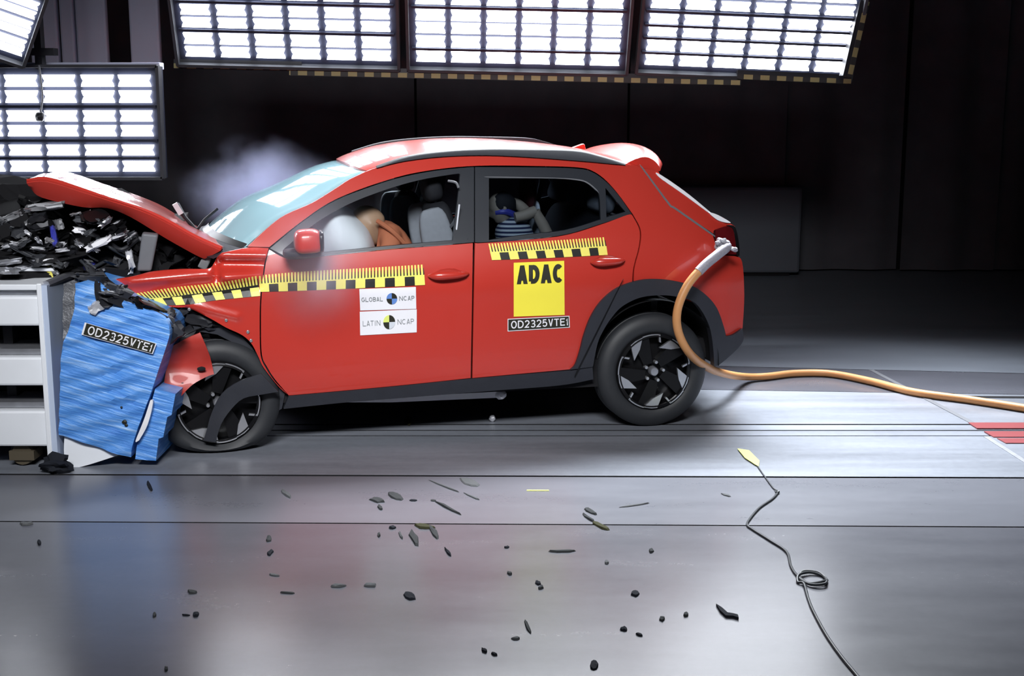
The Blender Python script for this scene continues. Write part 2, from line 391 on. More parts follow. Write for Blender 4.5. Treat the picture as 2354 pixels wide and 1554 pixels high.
GLY = {'A': [[(0, 0), (.5, 1)], [(1, 0), (.5, 1)], [(.19, .24), (.81, .24)]], 'B': [[(0, 0), (0, 1)], [(0, 1)]+arc(.55, .76, .4, .24, 90, -90)+[(0, .52)], [(0, .52)]+arc(.55, .26, .45, .26, 90, -90)+[(0, 0)]],
 'C': [arc(.5, .5, .5, .5, 48, 312, 16)], 'D': [[(0, 0), (0, 1), (.4, 1)]+arc(.4, .5, .6, .5, 90, -90, 12)[1:]+[(0, 0)]], 'E': [[(1, 1), (0, 1), (0, 0), (1, 0)], [(0, .52), (.85, .52)]], 'G': [arc(.5, .5, .5, .5, 48, 325, 16)+[(1, .45), (.58, .45)]],
 'L': [[(0, 1), (0, 0), (1, 0)]], 'N': [[(0, 0), (0, 1)], [(0, 1), (1, 0)], [(1, 0), (1, 1)]], 'O': [arc(.5, .5, .5, .5, 90, 450, 22)], 'P': [[(0, 0), (0, 1), (.55, 1)]+arc(.55, .73, .45, .27, 90, -90)[1:]+[(0, .46)]], 'T': [[(0, 1), (1, 1)], [(.5, 1), (.5, 0)]], 'I': [[(.5, 0), (.5, 1)]], 'V': [[(0, 1), (.5, 0)], [(1, 1), (.5, 0)]],
 '1': [[(.15, .74), (.6, 1), (.6, 0)]], '2': [arc(.5, .70, .5, .30, 165, -25, 12)+[(0, 0), (1, 0)]], '3': [arc(.48, .75, .46, .25, 150, -90, 12)+arc(.48, .25, .52, .27, 88, -150, 12)], '5': [[(.92, 1), (.14, 1), (.04, .52)]+arc(.46, .32, .54, .32, 125, -150, 14)]}
def text_mesh(body, bold=.15, wg=.66, gap=.15):
    vs = []; fs = []; x0 = 0
    for chn in body:
        g = .3 if chn in '1I' else wg*(1.2 if chn in 'OCGDN' and bold < .2 else 1)
        for st in GLY[chn]:
            P = [Vector((x0+bold/2+x*(g-bold), bold/2+y*(1-bold))) for x, y in st]; n0 = len(vs); N = len(P)
            if N == 2 and st[0][0] != st[1][0] and st[0][1] != st[1][1]:      # diagonals end level
                a, b = Vector((P[0].x, st[0][1])), Vector((P[1].x, st[1][1])); hw = Vector((bold/2*(b-a).length/abs(b.y-a.y), 0)); vs += [a-hw, a+hw, b-hw, b+hw]; fs.append([n0, n0+1, n0+3, n0+2]); continue
            for i, p in enumerate(P):
                d0 = (p-P[i-1]).normalized() if i else None; d1 = (P[i+1]-p).normalized() if i < N-1 else None
                if d0 is None or d1 is None:
                    d = d1 if d0 is None else d0; nn = Vector((-d.y, d.x)); k = bold/2; e = p-(d*bold/2 if d0 is None else -d*bold/2)
                    if chn in 'OCGD235': e = p
                    vs += [e+nn*k, e-nn*k]
                else:
                    t = (d0+d1); t = t.normalized() if t.length > 1e-3 else d0; nn = Vector((-t.y, t.x)); c = max(.42, nn.dot(Vector((-d0.y, d0.x)))); vs += [p+nn*bold/2/c, p-nn*bold/2/c]
            for i in range(N-1): fs.append([n0+2*i, n0+2*i+1, n0+2*i+3, n0+2*i+2])
        x0 += g+gap
    a0 = min(v.x for v in vs); a1 = max(v.x for v in vs)
    return [((v.x-a0)/(a1-a0), min(1, max(0, v.y))) for v in vs], fs
def bil(q, u, v):
    """q = px corners bottom-left, bottom-right, top-right, top-left"""
    a = [q[0][i]*(1-u)+q[1][i]*u for i in (0, 1)]; b = [q[3][i]*(1-u)+q[2][i]*u for i in (0, 1)]
    return (a[0]*(1-v)+b[0]*v, a[1]*(1-v)+b[1]*v)
def sub(q, u0, v0, u1, v1): return [bil(q, u0, v0), bil(q, u1, v0), bil(q, u1, v1), bil(q, u0, v1)]

# ================================================================== THE SETTING
def gline(p0, p1):
    a, b = ground(*p0), ground(*p1); s = (b.y-a.y)/(b.x-a.x)
    return lambda X: a.y+s*(X-a.x)
L1 = gline((0, 1199), (2354, 1212)); L2 = gline((0, 1091), (2354, 1099)); L3a = gline((600, 1001), (2354, 1001)); L3b = gline((600, 988), (2354, 988.5))
L3c = gline((600, 975), (2354, 975)); L4 = gline((1700, 897), (2080, 903)); L5 = gline((1660, 842), (2000, 850))
NEAR = lambda X: -1.0
FAR = lambda X: 14.6
def slab(fa, fb, m, g=.006, zt=0.0, x0=-13, x1=13, name='floor', th=.03):
    mb = MB(); n = 2
    xs = [x0, x1]
    poly = [(x0, fa(x0)+g, zt), (x1, fa(x1)+g, zt), (x1, fb(x1)-g, zt), (x0, fb(x0)-g, zt)]
    mb.prism(poly, (0, 0, -th)); o = link_mesh(name, mb.v, mb.f, m, smooth=False, mats=[m, M['inner']]); 
    for p in o.data.polygons: p.material_index = 0 if abs(p.normal.z) > .9 else 1
    return tag(o, kind='structure')
slab(NEAR, L1, M['floor'], .005); slab(L1, L2, M['floorstrip'], .009)
slab(L2, L3a, M['floorplate'], .016); slab(L3a, L3b, M['floorplate'], .009, -.003, name='trim_1'); slab(L3b, L3c, M['floorplate'], .009, -.003, name='trim_2')
slab(L3c, L4, M['floorplate'], .004); slab(L4, L5, M['floor'], .006); slab(L5, FAR, M['floorback'], .006)
tag(MB().box((0, 7, -.05), (30, 20, .02)).build('floor', M['inner'], smooth=False), kind='structure')
# joint cut across the plates on the right, and the red marked plates beyond it
def ribbon(name, pts, wid, m, zt=.004):
    P = [ground(*p) for p in pts]; vs = []; 
    for i, p in enumerate(P):
        t = (P[min(i+1, len(P)-1)]-P[max(i-1, 0)]).normalized(); nn = Vector((-t.y, t.x, 0))*wid/2
        vs += [p-nn+Vector((0, 0, zt)), p+nn+Vector((0, 0, zt)), p-nn-Vector((0, 0, .02)), p+nn-Vector((0, 0, .02))]
    fs = []
    for i in range(len(P)-1):
        a, b = 4*i, 4*i+4; fs += [[a, a+1, b+1, b], [a, b, b+2, a+2], [a+1, a+3, b+3, b+1]]
    e = 4*(len(P)-1); fs += [[0, 2, 3, 1], [e, e+1, e+3, e+2]]
    return link_mesh(name, vs, fs, m, smooth=False)
tag(ribbon('trim_3', [(2003, 851), (2120, 912), (2238, 974)], .035, M['grey'], .003), kind='structure')
tag(ribbon('trim_4', [(2266, 1004), (2354, 1060), (2460, 1127)], .03, M['steel'], .003), kind='structure')
tag(ribbon('trim_5', [(2232, 913), (2500, 915)], .05, M['inner'], .003), kind='structure')
for i, (ya, yb, xa, xb, lab) in enumerate([(973, 986, 2226, 2246, 'red floor marking bar behind the rail at the right edge'),
                                     (993, 1006, 2262, 2284, 'red floor marking bar just in front of the dark rail'),
                                     (1009, 1020, 2292, 2312, 'red floor marking bar nearest the viewer at the right edge')]):
    P = [ground(xb, yb), ground(2600, yb), ground(2600, ya), ground(xa, ya)]
    o = MB().prism([p+Vector((0, 0, .005)) for p in P], (0, 0, -.006)).build('floor_marking', M['redmark'], smooth=False)
    tag(o, lab, 'floor marking', 'red floor markings')
tag(ribbon('floor_marking', [(1211, 1128), (1262, 1128)], .014, M['limetape'], .003), 'short yellow tape dash stuck on the floor below the car', 'floor marking')

# walls: black curtain in folds at the back, ceiling and side walls of the dark hall
def curtain(name, x0, x1, y, z0, z1, m, amp=.035, freq=9, seed=0):
    n = int(abs(x1-x0)/.035); vs = []; 
    for i in range(n+1):
        x = x0+(x1-x0)*i/n
        dy = amp*math.sin(x*freq+1.3*noise.noise((x*1.1, seed, 0)))+amp*.8*noise.noise((x*3, seed, 4))
        vs += [(x, y+dy, z0), (x, y+dy*1.15, z1), (x, y+dy+.02, z0), (x, y+dy*1.15+.02, z1)]
    fs = []
    for i in range(n):
        a, b = 4*i, 4*i+4; fs += [[a, b, b+1, a+1], [a+2, a+3, b+3, b+2]]
    return link_mesh(name, vs, fs, m)
seams = [-13, -5.9, -1.05, 1.27, 3.0, 4.3, 5.35, 13]
tag(MB().box((0, 14.75, 3.4), (27, .1, 7)).build('wall_back', M['inner'], smooth=False), kind='structure')
tag(MB().box((-13.3, 7, 3.4), (.1, 17, 7)).build('wall_left', M['inner'], smooth=False), kind='structure')
tag(MB().box((13.3, 7, 3.4), (.1, 17, 7)).build('wall_right', M['inner'], smooth=False), kind='structure')
tag(MB().box((0, 7, 6.9), (27, 17, .1)).build('ceiling', M['inner'], smooth=False), kind='structure')
curt_lab = ['black floor-length curtain behind the wrecked engine bay', 'black curtain behind the smoke and the left half of the car', 'black curtain behind the roof of the red car',
            'black curtain behind the tail of the red car', 'black curtain just right of the grey screen panel', 'narrow black curtain second from the right edge', 'black curtain at the far right edge']
for i in range(7):
    o = curtain('backdrop_curtain', seams[i]+.012, seams[i+1]-.012, 14.45-.05*(i % 2), .02, 6.6, M['curtain'], .03, 8+i*.7, i)
    tag(o, curt_lab[i], 'curtain', 'black backdrop curtains')
# grey cladding strips standing at the upper left
for (xa, xb, lab) in [(76, 102, 'narrow dark grey wall strip left of the pale pair'), (104, 140, 'pale grey wall strip beside the corner lamp'), (146, 178, 'pale grey wall strip, second of the pale pair'), (182, 252, 'wide dark grey wall strip right of the pale pair'), (304, 372, 'dark grey wall strip above the right end of the lower lamp bank')]:
    a, b = at(xa, 150, 11.6), at(xb, 150, 11.6)
    o = MB().box(((a.x+b.x)/2, 11.6, 4.0), (b.x-a.x, .08, 4.2)).build('wall_strip', M['cladding'], smooth=False); bevel(o, .02)
    tag(o, lab, 'wall strip', 'grey wall strips at the upper left')
# ------------------------------------------------------------------ lamp banks
def lamp_shape(w_, h_):
    n = .07*w_
    return [(0, 0), (w_, 0), (w_-n*.3, h_*.25), (w_-n, h_*.5), (w_-n*.3, h_*.75), (w_, h_), (0, h_), (n*.3, h_*.75), (n, h_*.5), (n*.3, h_*.25)]
def lamp_bank(label, P, r, u, cols, rows, wl, m=None, margin=.06, bot=.06, top=.08):
    """P bottom-left of the lamps, r / u unit vectors along and up the bank; cols = left edge of each lamp, rows = (v0, v1)"""
    nn = r.cross(u).normalized()                           # towards the hall
    R = Matrix((r, nn*-1, u)).transposed()                 # local x along, y into the bank, z up
    e = bpy.data.objects.new('lamp_bank', None); COL.objects.link(e); e.matrix_world = Matrix.Translation(P) @ R.to_4x4(); e.empty_display_size = .1
    tag(e, label, 'lamp bank', 'banks of film lamps')
    x1 = cols[-1]+wl; z0 = rows[0][0]; z1 = rows[-1][1]; cx, cz = x1/2, (z0+z1)/2; wd, ht = x1+2*margin, z1-z0+bot+top
    c = (cx, .07, (z0-bot+z1+top)/2)
    MB().box(c, (wd, .10, ht)).build('housing', M['lampframe'], e, smooth=False)
    f = MB(); t = .022
    f.box((-margin, .0, c[2]), (t, .09, ht)).box((x1+margin, .0, c[2]), (t, .09, ht)).box((cx, .0, z0-bot), (wd, .09, t)).box((cx, .0, z1+top), (wd, .09, t))
    f.build('frame', M['darkgrey'], e, smooth=False)
    for i in range(len(rows)-1):
        if rows[i+1][0]-rows[i][1] > .03: MB().box((cx, .005, (rows[i][1]+rows[i+1][0])/2), (x1+margin, .03, .018)).build('crossbar', M['lampframe'], e, smooth=False)
    base = None
    for v0, v1 in rows:
        for cxx in cols:
            poly = [(x, -.004, z) for x, z in lamp_shape(wl, v1-v0)]
            if base is None or abs(base[1]-(v1-v0)) > 1e-4:
                o = MB().prism(poly, (0, .02, 0)).build('lamp', m or M['lamp'], e, smooth=False); base = (o, v1-v0)
            else:
                o = base[0].copy(); COL.objects.link(o); o.parent = e
            o.location = (cxx, 0, v0)
    return e
LEAN = math.radians(25); UPV = Vector((0, -math.sin(LEAN), math.cos(LEAN))); NPL = Vector((0, -math.cos(LEAN), -math.sin(LEAN))); P0 = at(1177, 150, 10.0)
def bank_px(label, bl, br, ncol, lampfrac, rowpx):
    a = onplane(*bl, P0, NPL); b = onplane(*br, P0, NPL); r = (b-a).normalized(); Wd = (b-a).length
    u = (UPV - r*UPV.dot(r)).normalized(); pitch = Wd/(ncol-1+lampfrac); wl = pitch*lampfrac
    vv = lambda y: (onplane(bl[0], y, P0, NPL)-a).dot(u)
    lamp_bank(label, a, r, u, [pitch*i for i in range(ncol)], [(vv(y0), vv(y1)) for y0, y1 in rowpx], wl)
bank_px('tilted lamp bank at top left of the row of three over the car', (427, 129), (899, 140), 6, .82, [(129, 108), (100, 76), (62, 41), (33, 11), (-5, -26), (-34, -55), (-72, -93), (-101, -122)])
bank_px('tilted lamp bank in the middle of the row of three over the car', (957, 141), (1423, 151), 6, .84, [(141, 117), (107, 83), (75, 52), (46, 22), (9, -12), (-20, -43), (-62, -84), (-92, -114)])
bank_px('tilted lamp bank on the right of the row of three over the car', (1482, 148), (1937, 166), 6, .84, [(148, 126), (115, 92), (81, 62), (52, 32), (17, -3), (-12, -33), (-52, -74), (-84, -106)])
# the upright bank standing lower on the left
YL = 9.5; sL = (at(101, 300, YL)-at(100, 300, YL)).x
a = at(-152, 394, YL); lc = [(-152, -78), (-62, 13), (25, 100), (112, 187), (200, 275), (285, 357)]
vz = lambda y: at(100, y, YL).z-a.z
lamp_bank('upright lamp bank standing low behind the raised bonnet', a, Vector((1, 0, 0)), Vector((0, 0, 1)), [(l-lc[0][0])*sL for l, _ in lc], [(vz(y0), vz(y1)) for y0, y1 in ((394, 370), (357, 333), (313, 288), (279, 254), (236, 208), (199, 172))], 74*sL, bot=.05, top=.06)
# bank cut by the top left corner
P1 = at(-160, 74, 9.0); n1 = Vector((.25, -.86, -.44)).normalized(); r1 = Vector((.90, .30, -.08)); r1 = (r1-n1*r1.dot(n1)).normalized(); u1 = n1.cross(r1); u1 = u1 if u1.z > 0 else -u1; ra = Matrix.Rotation(math.radians(16), 3, n1); r1 = ra @ r1; u1 = ra @ u1
if u1.x < 0: ra = Matrix.Rotation(math.radians(-32), 3, n1); r1 = ra @ r1; u1 = ra @ u1
lamp_bank('small slanted lamp bank cut by the top left corner', onplane(-150, 62, P1, n1), r1, u1, [0, .30], [(.0, .05), (.065, .115), (.145, .195), (.21, .26), (.29, .34), (.36, .41)], .27, margin=.03)
mb = MB(); a = at(-60, 118, 9.45); mb.box((a.x+.12, 9.55, a.z), (.85, .10, .05)); b = at(82, 60, 9.5); mb.box((b.x, 9.55, b.z+.45), (.05, .08, 1.5))
tag(mb.build('lamp_bracket', M['dark'], smooth=False), 'dark bracket holding the corner lamp bank', 'bracket')
# beams carrying the banks
a, b = at(68, 152, 9.7), at(372, 152, 9.7)
tag(bevel(MB().box(((a.x+b.x)/2-.6, 9.7, a.z), (b.x-a.x+1.2, .12, .05)).build('support_beam', M['cladding'], smooth=False)), 'grey beam lying along the top of the low lamp bank', 'beam')
def hazard_beam(p, q, label, Y=10.05, h=.07):
    a, b = at(*p, Y), at(*q, Y); d = b-a; e = empty('gantry_beam', a, label=label, cat='beam', group='gantry beams under the lamp banks')
    R = d.normalized().to_track_quat('X', 'Z').to_matrix()
    o = MB().box((0, 0, 0), (d.length, .12, h)).build('beam', M['dark'], e, smooth=False); o.location = d/2; o.rotation_euler = R.to_euler()
    o = MB().box((0, -.062, -h*.2), (d.length, .004, .035)).build('hazard_tape', M['hazard'], e, smooth=False); o.location = d/2; o.rotation_euler = R.to_euler()
hazard_beam((404, 147), (696, 153), 'striped gantry beam under the left end of the lamp row')
hazard_beam((668, 163), (1700, 186), 'long striped gantry beam under the middle of the lamp row')
hazard_beam((1692, 172), (1952, 183), 'short striped gantry beam under the right lamp bank')
hazard_beam((1944, 176), (1984, 4), 'striped gantry beam rising along the right lamp bank', 9.85)
for (x, lab) in [(930, 'dark gantry post between left and middle lamp banks'), (1462, 'dark gantry post between middle and right lamp banks')]:
    a = at(x, 158, 10.34); d = UPV
    e = MB().box((0, 0, .9), (.09, .06, 1.8)).build('gantry_post', M['dark'], smooth=False); e.location = a; e.rotation_euler = (LEAN, 0, 0)
    tag(e, lab, 'post', 'gantry posts')
# hanging microphone before the low bank
pts = spline3([at(88, 152, 9.66), at(90, 153, 9.42), at(95, 190, 9.40), at(98, 225, 9.40), at(93, 260, 9.40)])
e = empty('hanging_pendant', at(92, 268, 9.40), label='small dark pendant hanging on a cord before the low lamp bank', cat='pendant'); pc = at(92, 268, 9.40)
vs, fs = blob((0, 0, 0), (.036, .036, .036), 3, .2); link_mesh('pendant', vs, fs, M['dark'], e)
MB().tube([p-pc for p in pts], .006).build('cord', M['grey'], e)
# overhead banks in the roof of the hall (they show in the windscreen and the roof)
M['lamp_roof'] = lamp_mat('roof_lamp_glow', 5.0)
for i, (x, lab) in enumerate([(-4.3, 'lamp bank hung under the ceiling over the barrier'), (-1.8, 'lamp bank hung under the ceiling over the bonnet'), (.7, 'lamp bank hung under the ceiling over the windscreen'), ]):
    lamp_bank(lab, Vector((x, 6.6, 4.9)), Vector((1, 0, 0)), Vector((0, -1, 0))*-1, [.37*k for k in range(6)], [(.02+.29*k+.12*j, .11+.29*k+.12*j) for k in range(8) for j in (0, 1)], .31, M['lamp_roof'])
# grey screen block behind the tail of the car
a, b, c = at(1500, 628, 14.0), at(1838, 631, 14.0), at(1833, 430, 14.0)
o = MB().box(((a.x+b.x)/2, 14.08, (a.z+c.z)/2), (b.x-a.x, .16, c.z-a.z)).build('screen_panel', M['barrier'], smooth=False); bevel(o, .03)
e = empty('screen_block', ((a.x+b.x)/2, 14.08, 0), label='plain dark grey screen block on the floor behind the car tail', cat='screen')
o.parent = e; o.matrix_parent_inverse = Matrix.Translation(-e.location)
o = MB().box(((a.x+b.x)/2, 14.1, a.z/2), (b.x-a.x-.2, .1, max(.02, a.z))).build('base', M['inner'], e, smooth=False); o.matrix_parent_inverse = Matrix.Translation(-e.location)

# ================================================================== THE CAR
car = empty('car', O, YAW, label='red compact SUV with crushed front rammed into the blue barrier', cat='car')
ROOFZ = 0.0
under = M['inner']
# --- flank stamping: windscreen pillar, roof edge, rear pillar and rear wing in one
topedge = [(569, 567, 0), (643, 502), (717, 467), (771, 434), (807, 411), (866, 385), (925, 370), (1015, 359), (1120, 355), (1228, 361), (1347, 370), (1437, 378), (1476, 385, 0)]
panel('body_side', topedge + [(1537, 470), (1551, 479), (1638, 539, 0), (1644, 560), (1649, 586, 0), (1690, 589, 0), (1706, 602), (1711, 680), (1707, 754, 0),
      (1685, 770), (1669, 773, 0), (1664, 751), (1648, 708), (1623, 678), (1591, 657), (1550, 646), (1510, 642), (1469, 645), (1457, 648, 0), (1459, 615), (1471, 568), (1473, 529), (1455, 493, 0),
      (1421, 446), (1390, 412), (1360, 392), (1329, 385), (1253, 382), (1100, 381), (985, 392), (893, 413), (774, 457), (697, 506), (619, 568, 0)], M['red'], car, h=.05, mback=under)
fd, fd2 = panel('front_door', [(619, 574, 0), (667, 596), (747, 589), (900, 574), (1040, 563), (1087, 559, 0), (1085, 700), (1082, 869, 0), (898, 888), (664, 909, 0), (633, 873), (615, 845), (602, 815), (600, 743), (601, 690), (606, 640), (613, 595)], M['red'], car, mback=under)
rd, rd2 = panel('rear_door', [(1092, 559, 0), (1123, 558), (1283, 544), (1380, 517), (1443, 494), (1454, 496, 0), (1470, 529), (1468, 568), (1456, 615), (1453, 650, 0), (1431, 658), (1420, 662), (1383, 692), (1358, 730), (1342, 773), (1334, 805), (1323, 838), (1311, 849, 0), (1086, 869, 0), (1089, 700)], M['red'], car, mback=under)
panel('window_frame', [(621, 571, 0), (697, 509), (774, 460), (893, 416), (985, 395), (1062, 386), (1089.5, 384, 0), (1089.5, 557, 0), (1040, 561), (900, 572), (747, 587), (667, 595, 0)], M['pillar'], fd,
      holes=[[(652, 573, 0), (720, 517), (800, 470), (893, 434), (969, 413), (1046, 400), (1058, 401, 0), (1052, 460), (1041, 553, 0), (900, 565), (747, 580), (680, 586, 0)]], off=-.006, thick=.03, farparent=fd2)
panel('window_glass', [(648, 575, 0), (720, 515), (800, 467), (893, 431), (969, 410), (1046, 397), (1061, 398, 0), (1054, 460), (1044, 556, 0), (900, 568), (747, 583), (680, 589, 0)], M['glass'], fd, off=-.016, thick=.004, farparent=fd2)
panel('window_frame', [(1092, 384, 0), (1253, 385), (1329, 388), (1360, 395), (1390, 415), (1421, 448), (1452, 492, 0), (1380, 515), (1283, 542), (1123, 556), (1092, 557, 0)], M['pillar'], rd,
      holes=[[(1124, 410, 0), (1268, 411), (1322, 414), (1345, 419), (1368, 437), (1378, 450), (1381, 505, 0), (1299, 529), (1200, 541), (1124, 552, 0)], [(1392, 432, 0), (1438, 487, 0), (1394, 500, 0)]], off=-.006, thick=.03, farparent=rd2)
panel('window_glass', [(1121, 407, 0), (1268, 408), (1322, 411), (1348, 416), (1371, 434), (1381, 450), (1384, 507, 0), (1299, 532), (1200, 544), (1121, 555, 0)], M['tint'], rd, off=-.016, thick=.004, farparent=rd2)
panel('quarter_glass', [(1390, 428, 0), (1442, 488, 0), (1392, 503, 0)], M['tint'], rd, off=-.014, thick=.004, farparent=rd2)
panel('window_trim', [(1130, 406), (1268, 408.5), (1325, 411.5), (1350, 418), (1372, 436), (1377, 446), (1373, 440), (1349, 421), (1323, 414), (1268, 410), (1130, 408)], M['grey'], rd, off=-.002, thick=.006, far=False, h=.03)
# --- black lower trims
panel('sill_trim', [(652, 940, 0), (664, 911, 0), (898, 890), (1081, 871.5), (1312, 852, 0), (1345, 846), (1362, 843, 0), (1364, 872, 0), (1286, 886), (1124, 899), (785, 926, 0)], M['black'], car, off=.012, thick=.06)
arch_o = [(1312, 850, 0), (1323, 838), (1334, 805), (1342, 773), (1358, 730), (1383, 692), (1420, 662), (1469, 645), (1510, 642), (1550, 646), (1591, 657), (1623, 678), (1648, 708), (1664, 751), (1669, 773, 0)]
arch_i = [(1642, 842, 0), (1639, 795), (1631, 751), (1612, 713), (1591, 692), (1550, 681), (1510, 679), (1469, 685), (1431, 704), (1407, 729), (1388, 758), (1374, 789), (1363, 843, 0)]
panel('wheel_arch_trim', arch_o+[(1685, 770), (1707, 756, 0), (1708, 784), (1686, 811), (1652, 840, 0)]+arch_i, M['black'], car, off=.022, thick=.06, h=.035)
panel('arch_joint', [(1424, 662), (1421, 664), (1330, 845), (1334, 845)], M['gblack'], car, off=.0235, thick=.004, far=False)
# --- handles
def handle(parent, c, L, name='door_handle'):
    v = S(*c); ux = (S(c[0]+20, c[1]-1.2)-S(c[0]-20, c[1]+1.2)).normalized()
    mb = MB(); pts = []; rs = []
    for i in range(13):
        t = i/12*2-1; pts.append(v+ux*(t*L/2)+Vector((0, -.012-.026*(1-t*t)**.6, .0))); rs.append(.006+.017*(1-t**4)*(1-.25*t))
    mb.tube(pts, rs, 12); o = mb.build(name, M['red'], parent)
    cup = MB(); cup.tube([v+ux*(t*L*.36)+Vector((0, .004, .004)) for t in (-1, -.5, 0, .5, 1)], [.01, .026, .03, .026, .01], 14)
    cup.build('handle_recess', M['redflat'], parent); return o
handle(fd, (1030, 631), .225); handle(rd, (1395, 600), .20)
# --- side mirror
ms = K(707, 553, -.10); msb = K(690, 585, -.06)
mb = superbox(ms+Vector((0, -.02, 0)), (.155, .20, .125), Matrix.Rotation(math.radians(-3), 3, 'Y'), .55, 14, taper=.12)
mo = mb.build('side_mirror', M['red'], fd)
superbox(ms+Vector((-.03, .03, -.068)), (.20, .17, .045), None, .5, 10).build('mirror_base', M['black'], mo)
superbox(ms+Vector((.066, -.02, 0)), (.03, .185, .115), None, .55, 10).build('mirror_rim', M['gblack'], mo)
# --- roof, windscreen
def cross(a, b, n=17, bow=0.0, crown=0.0, pw=1.0):
    out = []
    for k in range(n):
        t = k/(n-1); f = (1-(2*t-1)**2)**pw; out.append(Vector(a).lerp(Vector(b), t)+Vector((-bow*f, 0, crown*f)))
    return out
mir = lambda v: Vector((v.x, W-v.y, v.z))
scr = [(560, 573), (600, 536), (643, 503), (717, 468), (771, 435), (807, 412), (846, 395)]
rows = []
for i, (px, py) in enumerate(spline([p for p in scr], 3)):
    t = i/18; v = S(px, py)+Vector((0, .03, 0.0)); rows.append(cross(v, mir(v), 21, .20*(1-t)+.10*t, .03+.03*math.sin(PI*t)))
ws = loft('windscreen', rows, M['screen'], car)
md = ws.modifiers.new('thick', 'SOLIDIFY'); md.thickness = .005; md.offset = -1
base = rows[0]
loft('cowl', [[p+Vector((-.16, 0, -.05)) for p in base], [p+Vector((-.08, 0, -.015)) for p in base], [p+Vector((0.02, 0, .008)) for p in base], [p+Vector((.06, 0, -.05)) for p in base]], M['black'], car)
loft('windscreen_border', [[p+Vector((-.01, 0, .002)) for p in rows[0]], [p+Vector((-.004, 0, .004)) for p in rows[1]]], M['gblack'], car)
rrows = []
re = [(846, 395), (866, 386), (925, 369), (1015, 357), (1120, 352), (1228, 355), (1347, 364), (1420, 374), (1470, 384)]
rl = spline(re, 3)
for i, (px, py) in enumerate(rl):
    t = i/(len(rl)-1); v = S(px, py)+Vector((0, .03, .004)); rrows.append(cross(v, mir(v), 21, .10*(1-t)**2-.05*t*t, .035+.03*math.sin(PI*min(1, t*1.15)), .8))
loft('roof', rrows, M['red'], car, thick=(0, 0, -.02), mats=[M['red'], under])
for fl in (0, 1):
    mb = MB(); n = len(spline([(0, 0), (1, 1)], 1))
    tp = spline([(866, 381), (940, 357), (1030, 345), (1120, 340.5), (1199, 341), (1318, 344), (1377, 356), (1437, 374)], 5)
    bt = spline([(866, 386), (925, 371), (1015, 360), (1120, 357), (1228, 362), (1347, 371), (1400, 376), (1437, 379)], 5)
    vs = []; fs = []
    for a, b in zip(tp, bt):
        A = S(a[0], a[1], .01); B = S(b[0], b[1], .012)
        q = [B+Vector((0, -.004, 0)), A+Vector((0, -.012, -.012)), A+Vector((0, .0, .0)), A+Vector((0, .035, -.002)), A+Vector((0, .045, -.03)), B+Vector((0, .05, 0))]
        vs += [mir(p)+Vector((0, 0, .035)) if fl else p for p in q]
    N = len(tp)
    for i in range(N-1):
        for k in range(6): fs.append([i*6+k, i*6+(k+1) % 6, (i+1)*6+(k+1) % 6, (i+1)*6+k])
    fs += [list(range(6)), [(N-1)*6+k for k in range(6)][::-1]]
    link_mesh('roof_rail', vs, fs, M['black'], car, angle=50)
# antenna fin
v = K(1325, 343, W/2); fin = [(v.x-.11, v.z-.012), (v.x-.03, v.z+.012), (v.x+.035, v.z+.034), (v.x+.05, v.z+.036), (v.x+.06, v.z-.012)]
o = MB().prism([(x, W/2-.02, z) for x, z in fin], (0, .04, 0)).build('antenna_fin', M['red'], car); bevel(o, .012, 3)
# --- tail: spoiler, rear glass, tailgate, bumper
tg = lambda px, py: S(px, py)
spo = [(1430, 381), (1460, 366), (1485, 361), (1506, 371), (1518, 388), (1512, 394), (1480, 387)]
rowsS = []
for i, (px, py) in enumerate(spline(spo, 3)):
    v = K(px, py, .30); rowsS.append(cross(v, mir(v), 15, -.09*min(1, i/6), .022+.038*min(1, i/6), .6))
vsS = [v for r in rowsS for v in r]; fsS = [[i*15+k, i*15+k+1, (i+1)*15+k+1, (i+1)*15+k] for i in range(len(rowsS)-1) for k in range(14)]; nS = len(rowsS)
fsS += [[i*15 for i in range(nS)], [i*15+14 for i in range(nS)][::-1]]+[[(nS-1)*15+k, (nS-1)*15+k+1, k+1, k] for k in range(14)]
link_mesh('spoiler', vsS, fsS, M['red'], car, angle=40)
tgp = [(1478, 387, 0), (1512, 394), (1516, 403, 0), (1572, 441), (1630, 490), (1677, 512, 0), (1690, 521, 0), (1646, 527), (1640, 537, 0), (1553, 478), (1539, 469)]
tgo, _ = panel('tailgate', tgp, M['red'], car, mback=under)
panel('seam_trim', [(1480, 388), (1540, 468), (1553, 477), (1638, 537), (1636, 540), (1551, 481), (1537, 471), (1477, 389)], M['grey'], tgo, off=.001, thick=.006, far=False)
def tail(name, pxs, m, parent, bow, inset=.0):
    R = []
    for px, py in spline(pxs, 4):
        v = S(px, py)+Vector((inset, .01, 0)); R.append(cross(v, mir(v), 17, -bow, 0, .6))
    return loft(name, R, m, parent)
tail('rear_window', [(1514, 401), (1572, 442), (1630, 491)], M['tint'], tgo, .06)
panel('rear_window_edge', [(1514, 399), (1572, 438), (1632, 487), (1636, 494), (1570, 446), (1516, 408)], M['white'], tgo, off=.006, thick=.02, far=False, h=.03)
tail('tailgate_skin', [(1630, 491), (1677, 512), (1694, 560), (1700, 600), (1706, 640), (1708, 690)], M['red'], tgo, .08)
tail('rear_bumper', [(1708, 690), (1711, 720), (1707, 756)], M['red'], car, .09)
tail('bumper_skirt', [(1707, 756), (1708, 784), (1686, 811), (1652, 840)], M['black'], car, .09)
panel('garnish', [(1630, 489), (1650, 494), (1680, 512), (1652, 507)], M['white'], tgo, off=.012, thick=.02, far=False, h=.03)
